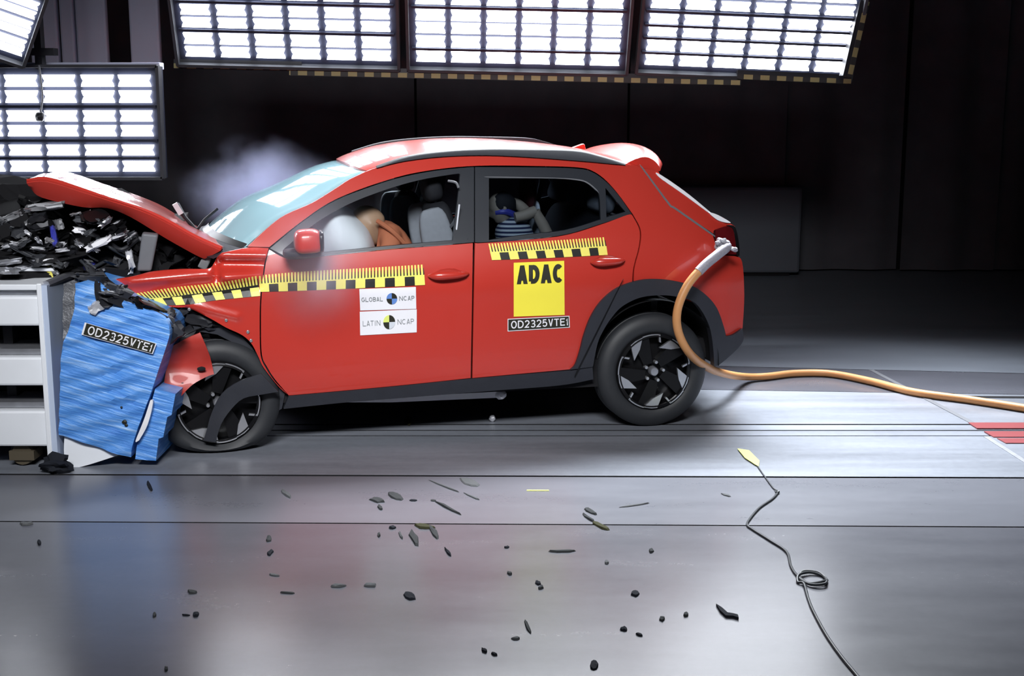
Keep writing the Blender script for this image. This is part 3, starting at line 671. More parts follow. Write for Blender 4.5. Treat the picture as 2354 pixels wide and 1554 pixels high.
tl, _ = panel('tail_light', [(1645, 528, 0), (1672, 520), (1690, 530), (1697, 585, 0), (1650, 585, 0), (1646, 560)], M['taillens'], car, off=.01, thick=.08, h=.035)
panel('lens_bar', [(1672, 518, 0), (1690, 522), (1699, 560), (1700, 588, 0), (1694, 588, 0), (1692, 560), (1686, 528)], M['gblack'], tl, off=.016, thick=.05, far=False, h=.03)
# --- underbody, wheel wells, inner structure
mb = MB(); mb.box((-1.28, W/2, .29), (2.0, 1.50, .10)); mb.box((-.62, W/2, .30), (.6, 1.1, .14)); mb.box((.22, W/2, .42), (.5, 1.3, .12)); mb.box((-.1, W/2, .36), (.7, .8, .16))
mb.build('underbody', M['inner'], car, smooth=False)
P = [K(px, py, .16) for px, py in [(780, 925), (1150, 896), (1152, 914), (900, 925)]]
MB().prism(P, (0, .05, .0)).build('underfloor_bar', M['white'], car, smooth=False)  # white bar under the sill, with a white blob at its end
vs, fs = blob(K(1150, 906, .18), (.035, .05, .03), 4, .2); link_mesh('bar_end', vs, fs, M['white'], car)
mb = MB(); mb.box((-1.22, .13, .33), (2.0, .10, .16)); mb.box((-1.22, W-.13, .33), (2.0, .10, .16)); mb.build('sill_beam', M['inner'], car, smooth=False)
RW = Vector((0.012, .045, .327)); 
mb = MB(); prof = [(.40, -.01), (.40, .36), (.40, .42), (.05, .42)]
mb.lathe([(.395, .02), (.395, .40), (.02, .41)], 40, 'y', (RW.x+.005, 0, RW.z+.03), -.02, PI+.02); mb.build('wheel_well', M['inner'], car)
mb = MB(); mb.lathe([(.395, W-.02), (.395, W-.40), (.02, W-.41)], 40, 'y', (RW.x+.005, 0, RW.z+.03), -.02, PI+.02); mb.build('wheel_well', M['inner'], car)
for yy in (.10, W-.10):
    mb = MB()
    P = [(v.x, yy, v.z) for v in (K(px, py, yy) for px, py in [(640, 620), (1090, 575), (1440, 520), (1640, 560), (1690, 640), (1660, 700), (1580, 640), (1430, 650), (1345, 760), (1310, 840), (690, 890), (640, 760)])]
    mb.prism(P, (0, .012, 0)); mb.build('flank_blocker', M['inner'], car, smooth=False)  # unseen black sheet added behind the flank to block light
# pillars inside, headlining
for fl in (0, 1):
    mb = MB(); pts = [S(1078, 560)+Vector((0, .06, 0)), S(1080, 480)+Vector((0, .05, 0)), S(1082, 385)+Vector((0, .06, 0))]
    mb.tube([mir(p) if fl else p for p in pts], [.05, .035, .035], 10); mb.build('inner_pillar', M['seatblack'], car)
loft('headlining', [[p+Vector((0, (.03 if p.y < W/2 else -.03), -.045)) for p in r] for r in rrows[1:-1]], M['grey'], car)
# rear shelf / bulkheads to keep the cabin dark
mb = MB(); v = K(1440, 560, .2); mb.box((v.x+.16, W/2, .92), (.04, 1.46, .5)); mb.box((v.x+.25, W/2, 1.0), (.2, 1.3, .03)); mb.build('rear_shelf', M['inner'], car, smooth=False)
fw = K(600, 590, .3).x
# dashboard
mb = superbox((fw+.12, W/2, .93), (.55, 1.42, .26), None, .5, 16); mb.build('dashboard', M['seatblack'], car)
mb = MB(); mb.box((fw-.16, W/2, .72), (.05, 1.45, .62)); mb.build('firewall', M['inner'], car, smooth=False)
# --- seats
def seat(x, y, tilt):
    R = Matrix.Rotation(math.radians(tilt), 3, 'Y'); bz = 1.0; c = Vector((x, y, bz)); lo = lambda a, b_, z_: c+R @ Vector((a, b_, z_))
    b = superbox(c, (.17, .46, .64), R, .45, 16, taper=.12).build('seat', M['seatblack'], car)
    for s in (-1, 1): superbox(lo(-.06, s*.215, -.0), (.20, .085, .62), R, .5, 12, taper=.1).build('bolster', M['seatgrey'], b)
    superbox(lo(-.075, 0, .02), (.06, .26, .46), R, .5, 12).build('back_cushion', M['seatgrey'], b)
    superbox(lo(.0, 0, .41), (.11, .26, .18), R, .55, 12).build('headrest', M['seatblack'], b)
    mb = MB()
    for s in (-1, 1): mb.tube([lo(0, s*.06, .27), lo(0, s*.06, .38)], .008, 8)
    mb.build('headrest_post', M['steel'], b)
    superbox((x-.32, y, .52), (.52, .46, .16), Matrix.Rotation(math.radians(-6), 3, 'Y'), .45, 14).build('seat_cushion', M['seatblack'], b)
    return b
seat(K(1024, 520, .45).x, .45, -12); seat(K(945, 520, 1.28).x, 1.28, -6)
bx = K(1335, 500, .5).x+.05
R = Matrix.Rotation(math.radians(20), 3, 'Y')
rb = superbox((bx, W/2, .94), (.18, 1.30, .60), R, .4, 16).build('rear_seat', M['seatblack'], car)
for y in (.42, W/2, W-.42): superbox((bx+.06, y, 1.31), (.13, .28, .17), R, .55, 12).build('headrest', M['seatgrey'], rb)
superbox((bx-.3, W/2, .60), (.52, 1.30, .16), None, .4, 14).build('seat_cushion', M['seatblack'], rb)
# seat belts
mb = MB(); a = S(1066, 420)+Vector((0, .08, 0)); mb.tube(spline3([a, K(1050, 500, .16), K(1018, 540, .3), K(985, 575, .3)], 6), .012, 6); mb.build('seat_belt', M['grey'], car)
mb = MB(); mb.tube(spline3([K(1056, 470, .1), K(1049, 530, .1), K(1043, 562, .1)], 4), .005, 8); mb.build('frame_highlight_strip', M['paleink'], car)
mb = MB(); mb.tube(spline3([K(1030, 416, .2), K(1048, 420, .18), K(1054, 432, .17)], 4), .007, 8); mb.build('grab_handle', M['grey'], car)
# --- airbag in front of the driver
vs, fs = blob(K(790, 560, .42), (.16, .26, .24), 5, .12, 1.3, 4, Matrix.Rotation(math.radians(-28), 3, 'Y')); link_mesh('airbag', vs, fs, M['airbag'], car)
mb = MB(); mb.lathe([(.165, -.012), (.18, 0), (.165, .012), (.155, 0), (.165, -.012)], 32, 'y'); o = mb.build('steering_wheel', M['seatblack'], car); o.location = K(735, 585, .42); o.rotation_euler = (0, math.radians(25), math.radians(90))
# --- wheels
def wheel(c, rot, ry=.335, flat=0.0, rz=0, name='wheel', mirror=False):
    mb = MB(); r0 = .232
    prof = [(r0-.004, .012), (r0+.006, .004), (r0+.03, -.004), (.29, -.002), (ry-.022, .010), (ry-.006, .022), (ry, .04), (ry, .06), (ry-.006, .064), (ry-.006, .072), (ry, .076), (ry, .106), (ry-.006, .11), (ry-.006, .118), (ry, .122), (ry, .15), (ry-.008, .172), (ry-.03, .19), (.27, .195), (r0, .185), (r0-.004, .012)]
    mb.lathe(prof, 72)
    if flat:
        for v in mb.v:
            if v.z < -.12:
                k = (-.12-v.z)/(.215); r = math.hypot(v.x, v.z)
                if r > .24: v.z = v.z+flat*k*k*min(1, (r-.24)/.06); v.x *= 1+.10*k*k*min(1, (r-.24)/.08); v.y -= .02*k*math.exp(-((r-.29)/.04)**2)
    w_ = mb.build(name, M['tyre'], car, angle=50); w_.location = c; w_.rotation_euler = (0, 0, rz)
    mb = MB(); mb.lathe([(.205, -.01), (.222, -.006), (.228, .006), (.228, .02), (.214, .03), (.212, .17), (.228, .185)], 60)
    mb.lathe([(.212, .075), (.12, .065), (.075, .05), (.0, .05)], 60)
    for k in range(5):       # raked black spokes
        a = rot+k*2*PI/5
        P = [(.05, a-.5), (.07, a+.35), (.215, a-.02), (.217, a-.5)]
        q = [(r*math.cos(t), .004, r*math.sin(t)) for r, t in P]; mb.prism(q, (0, .05, 0))
    mb.build('rim', M['gblack'], w_, angle=30)
    for k in range(5):
        a = rot+k*2*PI/5; mbs = MB(); pol = lambda pr: [(.222*r*math.cos(a+t), .222*r*math.sin(a+t)) for r, t in pr]
        d = math.radians
        ins = [(.985, d(4)), (.99, d(-5)), (.985, d(-18)), (.73, d(-4)), (.64, d(22))]
        mbs.prism([(x, -.008, z) for x, z in pol(ins)], (0, .02, 0))
        arc = [(1.0, d(-18-i*2.6)) for i in range(12)]+[(.97, d(-18-(11-i)*2.6)) for i in range(12)]
        mbs.prism([(x, -.0085, z) for x, z in pol(arc)], (0, .02, 0))
        tick = [(.99, d(-46.6)), (.99, d(-44)), (.79, d(-47)), (.79, d(-50.5))]
        mbs.prism([(x, -.0085, z) for x, z in pol(tick)], (0, .02, 0))
        mbs.build('spoke_facing', M['silver'], w_, smooth=False)
    for k in range(5):
        a = rot+.4+k*2*PI/5; MB().lathe([(0, -.012), (.009, -.012), (.011, -.004), (.011, .02)], 10, 'y', (.056*math.cos(a), .0, .056*math.sin(a))).build('wheel_bolt', M['silver'], w_)
    MB().lathe([(0, -.014), (.022, -.013), (.027, -.006), (.028, .05)], 24).build('hub_cap', M['steel'], w_)
    MB().lathe([(.05, .085), (.15, .085), (.15, .10), (.05, .10)], 40).build('brake_disc', M['steel'], w_)
    if mirror: w_.rotation_euler = (0, 0, PI)
    return w_
RWc = Vector((K(1503, 857, .04).x, .04, .332)); wheel(RWc, math.radians(128))
FWc = K(502, 926, .03); FWc.z = max(FWc.z, .27); fwl = wheel(FWc, math.radians(96), flat=.055, rz=math.radians(2))
wheel(Vector((RWc.x, W-.04, .332)), 0, mirror=True); wheel(Vector((FWc.x+.06, W-.05, .332)), .3, mirror=True)
# strap of torn lining hanging across the front wheel
pl = [(600, 858, 0), (640, 900, 0), (600, 906), (560, 915), (532, 940), (508, 975), (496, 1016, 0), (468, 1012, 0), (476, 985), (486, 950), (510, 905), (550, 876)]
V2, T = fill2d([(v.x, v.z) for v in (K(px, py, -.01) for px, py in spline(pl, 3, True))], h=.04)
shell('torn_liner', V2, T, lambda x, z: -.02+.02*noise.noise((x*6, z*6, 0)), .015, M['black'], car)
# --- front wing, buckled
CRE = [((500, 588), (620, 588), -.055, .045), ((500, 606), (620, 612), .060, .040), ((515, 632), (612, 622), -.050, .038), ((300, 645), (480, 628), -.03, .03), ((345, 690), (600, 660), .012, .03), ((436, 700), (545, 728), -.012, .02), ((490, 590), (500, 640), .03, .02)]
CR3 = []
for a, b, am, wd in CRE:
    va, vb = S(*a), S(*b); CR3.append(((va.x, va.z), (vb.x, vb.z), am, wd))
def wingdisp(x, z):
    y = .010*noise.noise((x*4, z*4, 2))
    for a, b, am, wd in CR3:
        dx, dz = b[0]-a[0], b[1]-a[1]; t = max(0, min(1, ((x-a[0])*dx+(z-a[1])*dz)/(dx*dx+dz*dz)))
        d = math.hypot(x-a[0]-t*dx, z-a[1]-t*dz); y += am*math.exp(-(d/wd)**2)
    return y
fdo, _ = panel('front_wing', [(258, 644, 0), (313, 633), (353, 624), (420, 619), (478, 618), (492, 608), (500, 590), (510, 580, 0), (569, 569), (617, 570, 0), (610, 595), (603, 640), (598, 690), (597, 743), (599, 815), (611, 846), (631, 876), (660, 906, 0), (640, 888), (606, 845), (594, 820), (578, 790), (556, 770), (520, 753), (485, 733), (435, 709), (408, 707), (364, 704), (337, 698), (307, 671)], M['red'], car, h=.014, mback=under, far=False, disp=wingdisp)
for px, py in [(520, 736), (570, 763), (577, 783), (435, 711)]:
    v = S(px, py); MB().lathe([(0, -.008), (.008, -.006), (.010, .0), (.010, .02)], 10, 'y', v+Vector((0, wingdisp(v.x, v.z), 0))).build('bolt', M['silver'], fdo)
# far wing, simple mirrored shape behind the wreck
V2, T = fill2d([(v.x, v.z) for v in (S(px, py) for px, py in [(420, 619), (569, 569), (617, 570), (600, 690), (597, 743), (600, 820), (556, 770), (485, 733), (420, 700)])], h=.06)
shell('front_wing', V2, T, side, .02, M['red'], car, under, True)
# wheel-arch liner at the front
mb = MB(); mb.lathe([(.36, .05), (.36, .42), (.02, .43)], 36, 'y', (FWc.x+.02, 0, FWc.z+.06), -.2, PI*.9); mb.build('wheel_well', M['inner'], car)
pl = [(435, 712), (485, 737), (520, 757), (556, 775), (580, 800), (600, 835), (632, 880), (655, 905), (648, 940), (628, 950), (600, 850), (560, 800), (500, 770), (440, 760)]
V2, T = fill2d([(v.x, v.z) for v in (K(px, py, .07) for px, py in pl)], h=.05); shell('wheel_arch_liner', V2, T, lambda x, z: .075+.015*noise.noise((x*9, z*9, 1)), .02, M['black'], car)
# loose piece of red bumper in front of the wheel
pl = [(460, 763, 0), (472, 790), (483, 820, 0), (492, 861, 0), (475, 866), (445, 881), (423, 901), (400, 930, 0), (378, 893), (384, 840), (394, 795, 0), (425, 778)]
V2, T = fill2d([(v.x, v.z) for v in (K(px, py, -.02) for px, py in spline(pl, 4, True))], h=.02)
c0 = K(440, 870, 0)
bp = shell('bumper_corner', V2, T, lambda x, z: -.03+.5*(x-c0.x)**2+.02*math.sin((z-c0.z)*22)+.012*noise.noise((x*9, z*9, 7)), .012, M['redflat'], car)
for px, py, s in [(463, 848, .018), (418, 884, .016), (414, 897, .01)]:
    v = K(px, py, -.035); vs, fs = blob(v, (s*1.3, .003, s*.7), int(px), .3, 2, 2); link_mesh('clip_hole', vs, fs, M['inner'], bp)
# --- bonnet, buckled and standing up
rid = [(60, 414), (108, 409), (190, 434), (245, 453), (326, 479), (381, 503), (449, 541), (511, 569)]
lip = [(72, 430), (96, 449), (190, 471), (245, 473), (300, 494), (381, 543), (449, 581), (470, 590)]
fary = [406, 401, 425, 442, 476, 508, 545, 563]
NS = 4; ridp, lipp = spline(rid, NS), spline(lip, NS); fp = spline([(x, y) for x, y in zip(range(0, 800, 100), fary)], NS)
rowsB = []
for i, ((rx, ry), (lx, ly), (_, fy)) in enumerate(zip(ridp, lipp, fp)):
    t = i/(len(ridp)-1)
    L = K(lx, ly, .17); Rg = K(rx, ry, .12); Fr = K(rx+44, fy, 1.58)
    row = [L+Vector((0, .03, .0)), L, L.lerp(Rg, .5)+Vector((0, -.012, 0)), L.lerp(Rg, .9)+Vector((0, -.004, 0)), Rg+Vector((0, .012, .004))]
    for k in range(1, 15):
        s = k/15; p = Rg.lerp(Fr, s); p.z += .020*math.sin(PI*s)+.012*math.exp(-((s-.22)/.03)**2)+.012*math.exp(-((s-.78)/.03)**2)+.012*noise.noise((t*5, s*3, 3)) - .045*math.sin(PI*s)*max(0, .12-t)/.12
        row.append(p)
    row += [Fr, Fr+Vector((0, .02, -.03))]
    rowsB.append(row)
hood = loft('bonnet', rowsB, M['red'], car, thick=(0, .0, -.012), mats=[M['red'], M['redflat']], angle=28)
# bonnet hinge and wiper arms
mb = MB(); mb.box(K(472, 601, .2), (.05, .02, .09), Matrix.Rotation(.5, 3, 'Y')); o = mb.build('bonnet_hinge', M['silver'], car, smooth=False); bevel(o, .006)
mb = MB(); mb.tube([K(405, 470, .75), K(425, 500, .75), K(452, 530, .75)], [.02, .012, .012], 8); mb.tube([K(452, 530, .75), K(470, 505, .75), K(500, 480, .8)], .008, 8); mb.build('wiper_arm', M['dark'], car)
mb = MB(); mb.box(K(409, 480, .74), (.03, .03, .07), Matrix.Rotation(-.5, 3, 'Y')); mb.build('wiper_joint', M['paleplastic'], car, smooth=False)
# --- crushed engine bay
random.seed(11)
def chunk(name, c, d, m, seed, rot=None, jag=.35):
    rnd = random.Random(seed); bm = bmesh.new(); bmesh.ops.create_cube(bm, size=1); bmesh.ops.subdivide_edges(bm, edges=bm.edges[:], cuts=3, use_grid_fill=True)
    R = rot or Matrix.Rotation(rnd.uniform(-.9, .9), 3, 'Y') @ Matrix.Rotation(rnd.uniform(-.8, .8), 3, 'Z') @ Matrix.Rotation(rnd.uniform(-.6, .6), 3, 'X')
    vs = []
    for v in bm.verts:
        p = v.co+Vector([jag*noise.noise(v.co*2.3+Vector((seed, k*5, seed*.7))) for k in range(3)])
        vs.append(Vector(c)+R @ Vector((p.x*d[0], p.y*d[1], p.z*d[2])))
    fs = [[x.index for x in f.verts] for f in bm.faces]; bm.free(); return link_mesh(name, vs, fs, m, car, smooth=True, angle=25)
# big dark lumps first
for i, (px, py, y, d) in enumerate([(70, 540, .9, (.5, .8, .42)), (200, 540, .9, (.5, .9, .36)), (330, 570, .85, (.45, .9, .28)), (120, 600, .5, (.6, .6, .16)), (420, 590, .75, (.3, .9, .20)), (40, 480, 1.1, (.4, .6, .3)), (280, 630, .6, (.3, .4, .2)), (180, 495, 1.1, (.5, .5, .22)), (420, 730, .55, (.35, .7, .35)), (330, 690, .55, (.3, .6, .3)), (300, 610, .35, (.34, .3, .16)), (450, 760, .3, (.2, .3, .16))]):
    chunk('engine_lump', K(px, py, y), d, M['inner'], i+1, Matrix.Identity(3), .3)
kinds = [('crushed_bracket', M['dark']), ('crushed_cover', M['gblack']), ('crushed_duct', M['gblack']), ('crushed_tray', M['darkgrey'])]
poly = [(0, 480), (90, 470), (190, 485), (250, 492), (320, 520), (400, 565), (455, 600), (450, 612), (345, 618), (250, 640), (200, 630), (120, 632), (0, 628)]
n = 0
while n < 52:
    px, py = random.uniform(0, 460), random.uniform(465, 645)
    if not inside((px, py), poly): continue
    y = random.uniform(.12, .75); nm, mm = kinds[n % 4]
    chunk(nm, K(px, py, y), (random.uniform(.04, .14), random.uniform(.05, .16), random.uniform(.015, .055)), mm, 40+n); n += 1
n = 0
while n < 44:
    px, py = random.uniform(0, 330), random.uniform(470, 645)
    if not inside((px, py), poly): continue
    chunk('metal_splinter', K(px, py, random.uniform(.08, .2)), (random.uniform(.015, .07), .03, random.uniform(.006, .018)), M[('scrap', 'paleplastic', 'steel', 'darkgrey')[n % 4]], 300+n, None, .4); n += 1
# bright torn pieces where the photograph shows them
for i, (px, py, lx, lz, rot, mm, nm) in enumerate([(28, 497, .08, .03, .4, 'scrap', 'torn_bracket'), (105, 474, .17, .035, .1, 'scrap', 'torn_panel'), (135, 515, .035, .05, .2, 'scrap', 'torn_bracket'),
        (228, 560, .13, .028, .45, 'white', 'torn_panel'), (258, 545, .14, .03, .35, 'paleplastic', 'torn_bracket'), (272, 540, .08, .04, .2, 'white', 'torn_bracket'), (183, 530, .05, .025, -.3, 'white', 'torn_bracket'), (300, 595, .03, .09, .15, 'paleplastic', 'torn_bracket'), (298, 620, .025, .05, -.1, 'white', 'torn_bracket'),
        (205, 505, .14, .03, -.1, 'darkgrey', 'torn_panel'), (115, 600, .09, .03, .1, 'white', 'torn_panel'), (142, 606, .07, .03, 0, 'paleplastic', 'torn_panel'), (45, 575, .14, .016, -.5, 'darkgrey', 'torn_bracket'), (25, 600, .12, .03, .1, 'steel', 'torn_bracket'), (60, 612, .12, .025, .15, 'paleplastic', 'torn_bracket'),
        (18, 622, .10, .03, 0, 'steel', 'torn_bracket'), (125, 545, .025, .09, .1, 'bluebit', 'blue_connector'), (210, 620, .05, .07, .3, 'bluebit', 'blue_connector'), (232, 650, .06, .05, .5, 'paleplastic', 'torn_bracket'), (228, 680, .03, .12, .1, 'dark', 'torn_bracket'), (258, 690, .12, .05, .2, 'dark', 'torn_bracket'), (222, 705, .07, .05, .6, 'paleplastic', 'torn_bracket'),
        (420, 715, .12, .05, .6, 'dark', 'torn_bracket'), (440, 760, .16, .03, .7, 'steel', 'torn_bracket'), (410, 735, .05, .05, .3, 'paleplastic', 'torn_bracket'), (460, 735, .14, .05, -.2, 'dark', 'torn_bracket'), (490, 750, .14, .04, -.4, 'black', 'torn_bracket'), (398, 765, .10, .08, .5, 'black', 'torn_bracket'), (425, 770, .12, .06, .6, 'dark', 'torn_bracket'), (300, 700, .25, .04, -.45, 'dark', 'torn_bracket'), (350, 722, .2, .05, -.45, 'black', 'torn_bracket'), (270, 672, .12, .06, -.4, 'black', 'torn_bracket'), (118, 622, .05, .05, .9, 'tapeyellow', 'yellow_clip')]):
    y = {'dark': .08, 'black': .1}.get(mm, .12 + .05*(i % 3))
    if py > 660 and px < 400: y = -.14
    chunk(nm, K(px, py, y), (lx, .05, lz), M[mm], 200+i, Matrix.Rotation(-rot, 3, 'Y') @ Matrix.Rotation(.3*(i % 3-1), 3, 'Z'), .3)
random.seed(5)
for i in range(22):
    t = random.random(); px, py = 205+t*185+random.uniform(-8, 8), 640+t*105+random.uniform(-12, 10)
    chunk('crushed_rim', K(px, py, random.uniform(-.16, .05)), (random.uniform(.05, .14), .06, random.uniform(.02, .05)), M[('dark', 'gblack', 'black', 'darkgrey', 'scrap')[i % 5]], 500+i, None, .4)
# grey expansion post leaning in the bay, hoses, cables
P = [K(326, 536, .08), K(364, 540, .08), K(348, 624, .08), K(315, 624, .08)]
o = MB().prism(P, (0, .10, 0)).build('suspension_strut_tower', M['grey'], car, smooth=False); bevel(o, .012, 3)
for i in range(12):
    a = (random.uniform(10, 420), random.uniform(490, 600)); y = random.uniform(.12, .5); dy = random.uniform(-30, 30)
    pts = [K(a[0], a[1], y), K(a[0]+30, a[1]+dy, y-.05), K(a[0]+65, a[1]+random.uniform(-20, 45), y)]
    if a[1] < 440+a[0]*.32: continue
    MB().tube(spline3(pts, 6), random.choice([.006, .009, .014]), 8).build('hose', random.choice([M['dark'], M['gblack'], M['wire'], M['grey']]), car)
# --- measuring tapes along the flank
def tape(path_top, path_bot, ncell, parent, first=0, tint=None):
    tp, bt = spline(path_top, 10), spline(path_bot, 10); N = len(tp)-1
    # arc-length parameter
    cum = [0]
    for i in range(N): cum.append(cum[-1]+math.hypot(tp[i+1][0]-tp[i][0], tp[i+1][1]-tp[i][1]))
    def P(u, v, off):
        s = u*cum[-1]; i = 0
        while i < N-1 and cum[i+1] < s: i += 1
        t = (s-cum[i])/(cum[i+1]-cum[i]); a = [tp[i][j]*(1-t)+tp[i+1][j]*t for j in (0, 1)]; b = [bt[i][j]*(1-t)+bt[i+1][j]*t for j in (0, 1)]
        p = S(b[0]*(1-v)+a[0]*v, b[1]*(1-v)+a[1]*v, off)
        if p.x < S(600, 650).x: p.y += wingdisp(p.x, p.z)
        return p
    def strip(mb, u0, u1, v0, v1, off, taper=0):
        k = 2
        for j in range(k):
            a0, a1 = v0+(v1-v0)*j/k, v0+(v1-v0)*(j+1)/k; d0, d1 = taper*(u1-u0)*j/k, taper*(u1-u0)*(j+1)/k
            um = (u0+u1)/2
            q = [P(u0+d0, a0, off), P(um, a0, off), P(u1-d0, a0, off), P(u1-d1, a1, off), P(um, a1, off), P(u0+d1, a1, off)]
            mb.add(q, [[0, 1, 4, 5], [1, 2, 3, 4]])
    bk = MB(); ye = MB(); cu = 1/ncell
    for c in range(ncell):
        u0 = c*cu; yel = (c+first) % 2 == 0
        strip(bk, u0, u0+cu, .0, .62, .0030)                       # dark carrier
        if yel: strip(ye, u0, u0+cu, 0, .46, .0050)
        strip(ye, u0, u0+cu, .40 if yel else .44, .50, .0050)
        for k in range(3):
            b = u0+cu*(k+.04)/3; strip(ye, b, b+cu*.62/3, .48, 1.0, .0050, .12)
            strip(bk, b+cu*.62/3, b+cu*.96/3, .55, .84, .0030, .25)
    o = bk.build('measuring_tape', M['tapeblack'], parent, smooth=False); ye.build('tape_marks', M['tapeyellow'], o, smooth=False); return o
o = tape([(313, 674), (400, 661), (480, 652), (592, 632)], [(345, 702), (420, 701), (500, 690), (598, 680)], 12, car, 1); o['label'] = 'yellow and black measuring tape along the buckled front wing'
o = tape([(594, 633), (700, 624), (860, 615), (974, 608)], [(598, 671), (700, 668), (860, 661), (977, 655)], 17, fd, 0)
o = tape([(1122, 560), (1250, 554), (1391, 545)], [(1131, 598), (1260, 593), (1397, 586)], 13, rd, 0)
# --- stickers
def sticker(name, q, m, parent, off=.004, fn=None):
    fn = fn or S; n = 8; mb = MB(); vs = []; fs = []
    for i in range(n+1):
        for j in range(n+1):
            p = bil(q, i/n, j/n); vs.append(fn(*p, off))
    for i in range(n):
        for j in range(n): fs.append([i*(n+1)+j, (i+1)*(n+1)+j, (i+1)*(n+1)+j+1, i*(n+1)+j+1])
    return mb.add(vs, fs).build(name, m, parent)
def lettering(body, q, m, parent, off=.0065, bold=0.0, fn=None, name='lettering'):
    uv, fs = text_mesh(body, bold, gap=.07 if bold > .2 else .15); fn = fn or S
    return link_mesh(name, [fn(*bil(q, u, v), off) for u, v in uv], fs, m, parent, smooth=False)
def disc(q, m, parent, off, parts, fn=None, name='emblem'):
    """quartered target: parts = list of quadrant indices to fill"""
    fn = fn or S; mb = MB()
    for k in parts:
        vs = [fn(*bil(q, .5, .5), off)]
        for i in range(9):
            a = k*PI/2+PI/2*i/8; vs.append(fn(*bil(q, .5+.5*math.cos(a), .5+.5*math.sin(a)), off))
        mb.add(vs, [[0, i+1, i+2] for i in range(8)])
    return mb.build(name, m, parent, smooth=False)
q = [(828, 714), (957, 710), (956, 659.5), (826, 664.5)]
s = sticker('sticker', q, M['white'], fd); s['label'] = 'upper white sticker with a blue quartered emblem'
lettering('GLOBAL', sub(q, .03, .40, .41, .60), M['greyink'], s, bold=.13); lettering('NCAP', sub(q, .70, .40, .97, .60), M['greyink'], s, bold=.13)
eq = sub(q, .475, .24, .665, .76); disc(eq, M['paleink'], s, .0062, (0, 1, 2, 3)); disc(eq, M['blueink'], s, .0070, (1,)); disc(eq, M['ink'], s, .0075, (0, 2)); disc(eq, M['blueink'], s, .0072, (3,))
q = [(828, 771), (958, 764), (958, 711), (827, 716.5)]
s = sticker('sticker', q, M['white'], fd); s['label'] = 'lower white sticker with a lime and black quartered emblem'
lettering('LATIN', sub(q, .05, .38, .36, .60), M['greyink'], s, bold=.10); lettering('NCAP', sub(q, .66, .38, .95, .60), M['greyink'], s, bold=.10)
eq = sub(q, .41, .20, .62, .80); disc(eq, M['limeink'], s, .0070, (1,)); disc(eq, M['ink'], s, .0070, (0, 2)); disc(eq, M['paleink'], s, .0070, (3,))
q = [(1181, 728), (1298, 724), (1297, 599.5), (1181, 604)]
s = sticker('sticker', q, M['yellow'], rd); s['label'] = 'square yellow sticker with heavy black capitals'
lettering('ADAC', sub(q, .06, .60, .955, .945), M['ink'], s, bold=.25)
q = [(1167, 762), (1310, 753), (1309, 726), (1167, 733)]
s = sticker('sticker', q, M['white'], rd); s['label'] = 'black code strip with a white border on the rear door'
sticker('strip_face', sub(q, .012, .06, .988, .94), M['ink'], s, .0055); lettering('OD2325VTE1', sub(q, .055, .2, .97, .82), M['white'], s, .008, .15)

# ================================================================== DUMMIES in the car
def skin_body(name, pts, edges, m, parent, root=0, sub=2):
    me = bpy.data.meshes.new(name); me.from_pydata([tuple(p[0]) for p in pts], edges, []); o = bpy.data.objects.new(name, me); COL.objects.link(o)
    md = o.modifiers.new('skin', 'SKIN'); md.use_smooth_shade = True
    for i, p in enumerate(pts): me.skin_vertices[0].data[i].radius = (p[1], p[2] if len(p) > 2 else p[1])
    me.skin_vertices[0].data[root].use_root = True
    s = o.modifiers.new('sub', 'SUBSURF'); s.levels = sub; s.render_levels = sub; me.materials.append(m)
    if parent: o.parent = parent
    return o
def head(c, r, tilt, m, parent):
    """face looks towards -x, turned down by tilt"""
    R = Matrix.Rotation(-tilt, 3, 'Y'); bm = bmesh.new(); bmesh.ops.create_icosphere(bm, subdivisions=4, radius=1); vs = []
    for v in bm.verts:
        p = v.co.copy(); x, y, z = p.x*1.02, p.y*.78, p.z*1.2
        if z < -.2: x -= .12*(-.2-z); y *= 1-.25*min(1, (-.2-z)); x *= 1 if x < 0 else 1-.35*min(1, -.2-z)
        if x < 0:
            x -= .26*math.exp(-(y/.13)**2-((z+.12)/.20)**2)                    # nose
            for s in (-1, 1): x += .12*math.exp(-((y-s*.30)/.14)**2-((z-.12)/.12)**2)   # eye hollows
            x += .05*math.exp(-(y/.28)**2-((z+.55)/.05)**2)                     # mouth
            x -= .06*math.exp(-(y/.25)**2-((z+.85)/.14)**2)                     # chin
        for s in (-1, 1): y += s*.16*math.exp(-((x-.12)/.12)**2-((z+.02)/.2)**2) if y*s > 0 else 0   # ears
        vs.append(Vector(c)+R @ Vector((x*r, y*r, z*r)))
    fs = [[q.index for q in f.verts] for f in bm.faces]; bm.free(); return link_mesh('head', vs, fs, m, parent)
carM = lambda e: (setattr(e, 'rotation_euler', (0, 0, YAW)))
def dummy(name, base, label, cat='crash dummy'):
    e = empty(name, car2world(base), YAW, label=label, cat=cat); return e
hp = K(848, 517, .42); base = Vector((hp.x+.30, .42, .62))
dm = dummy('crash_dummy', base, 'tan-headed crash dummy in rust orange slumped onto the white airbag')
rel = lambda v: Vector(v)-base
h_ = head(rel(hp), .098, math.radians(38), M['skin'], dm)
sh = K(896, 545, .42)
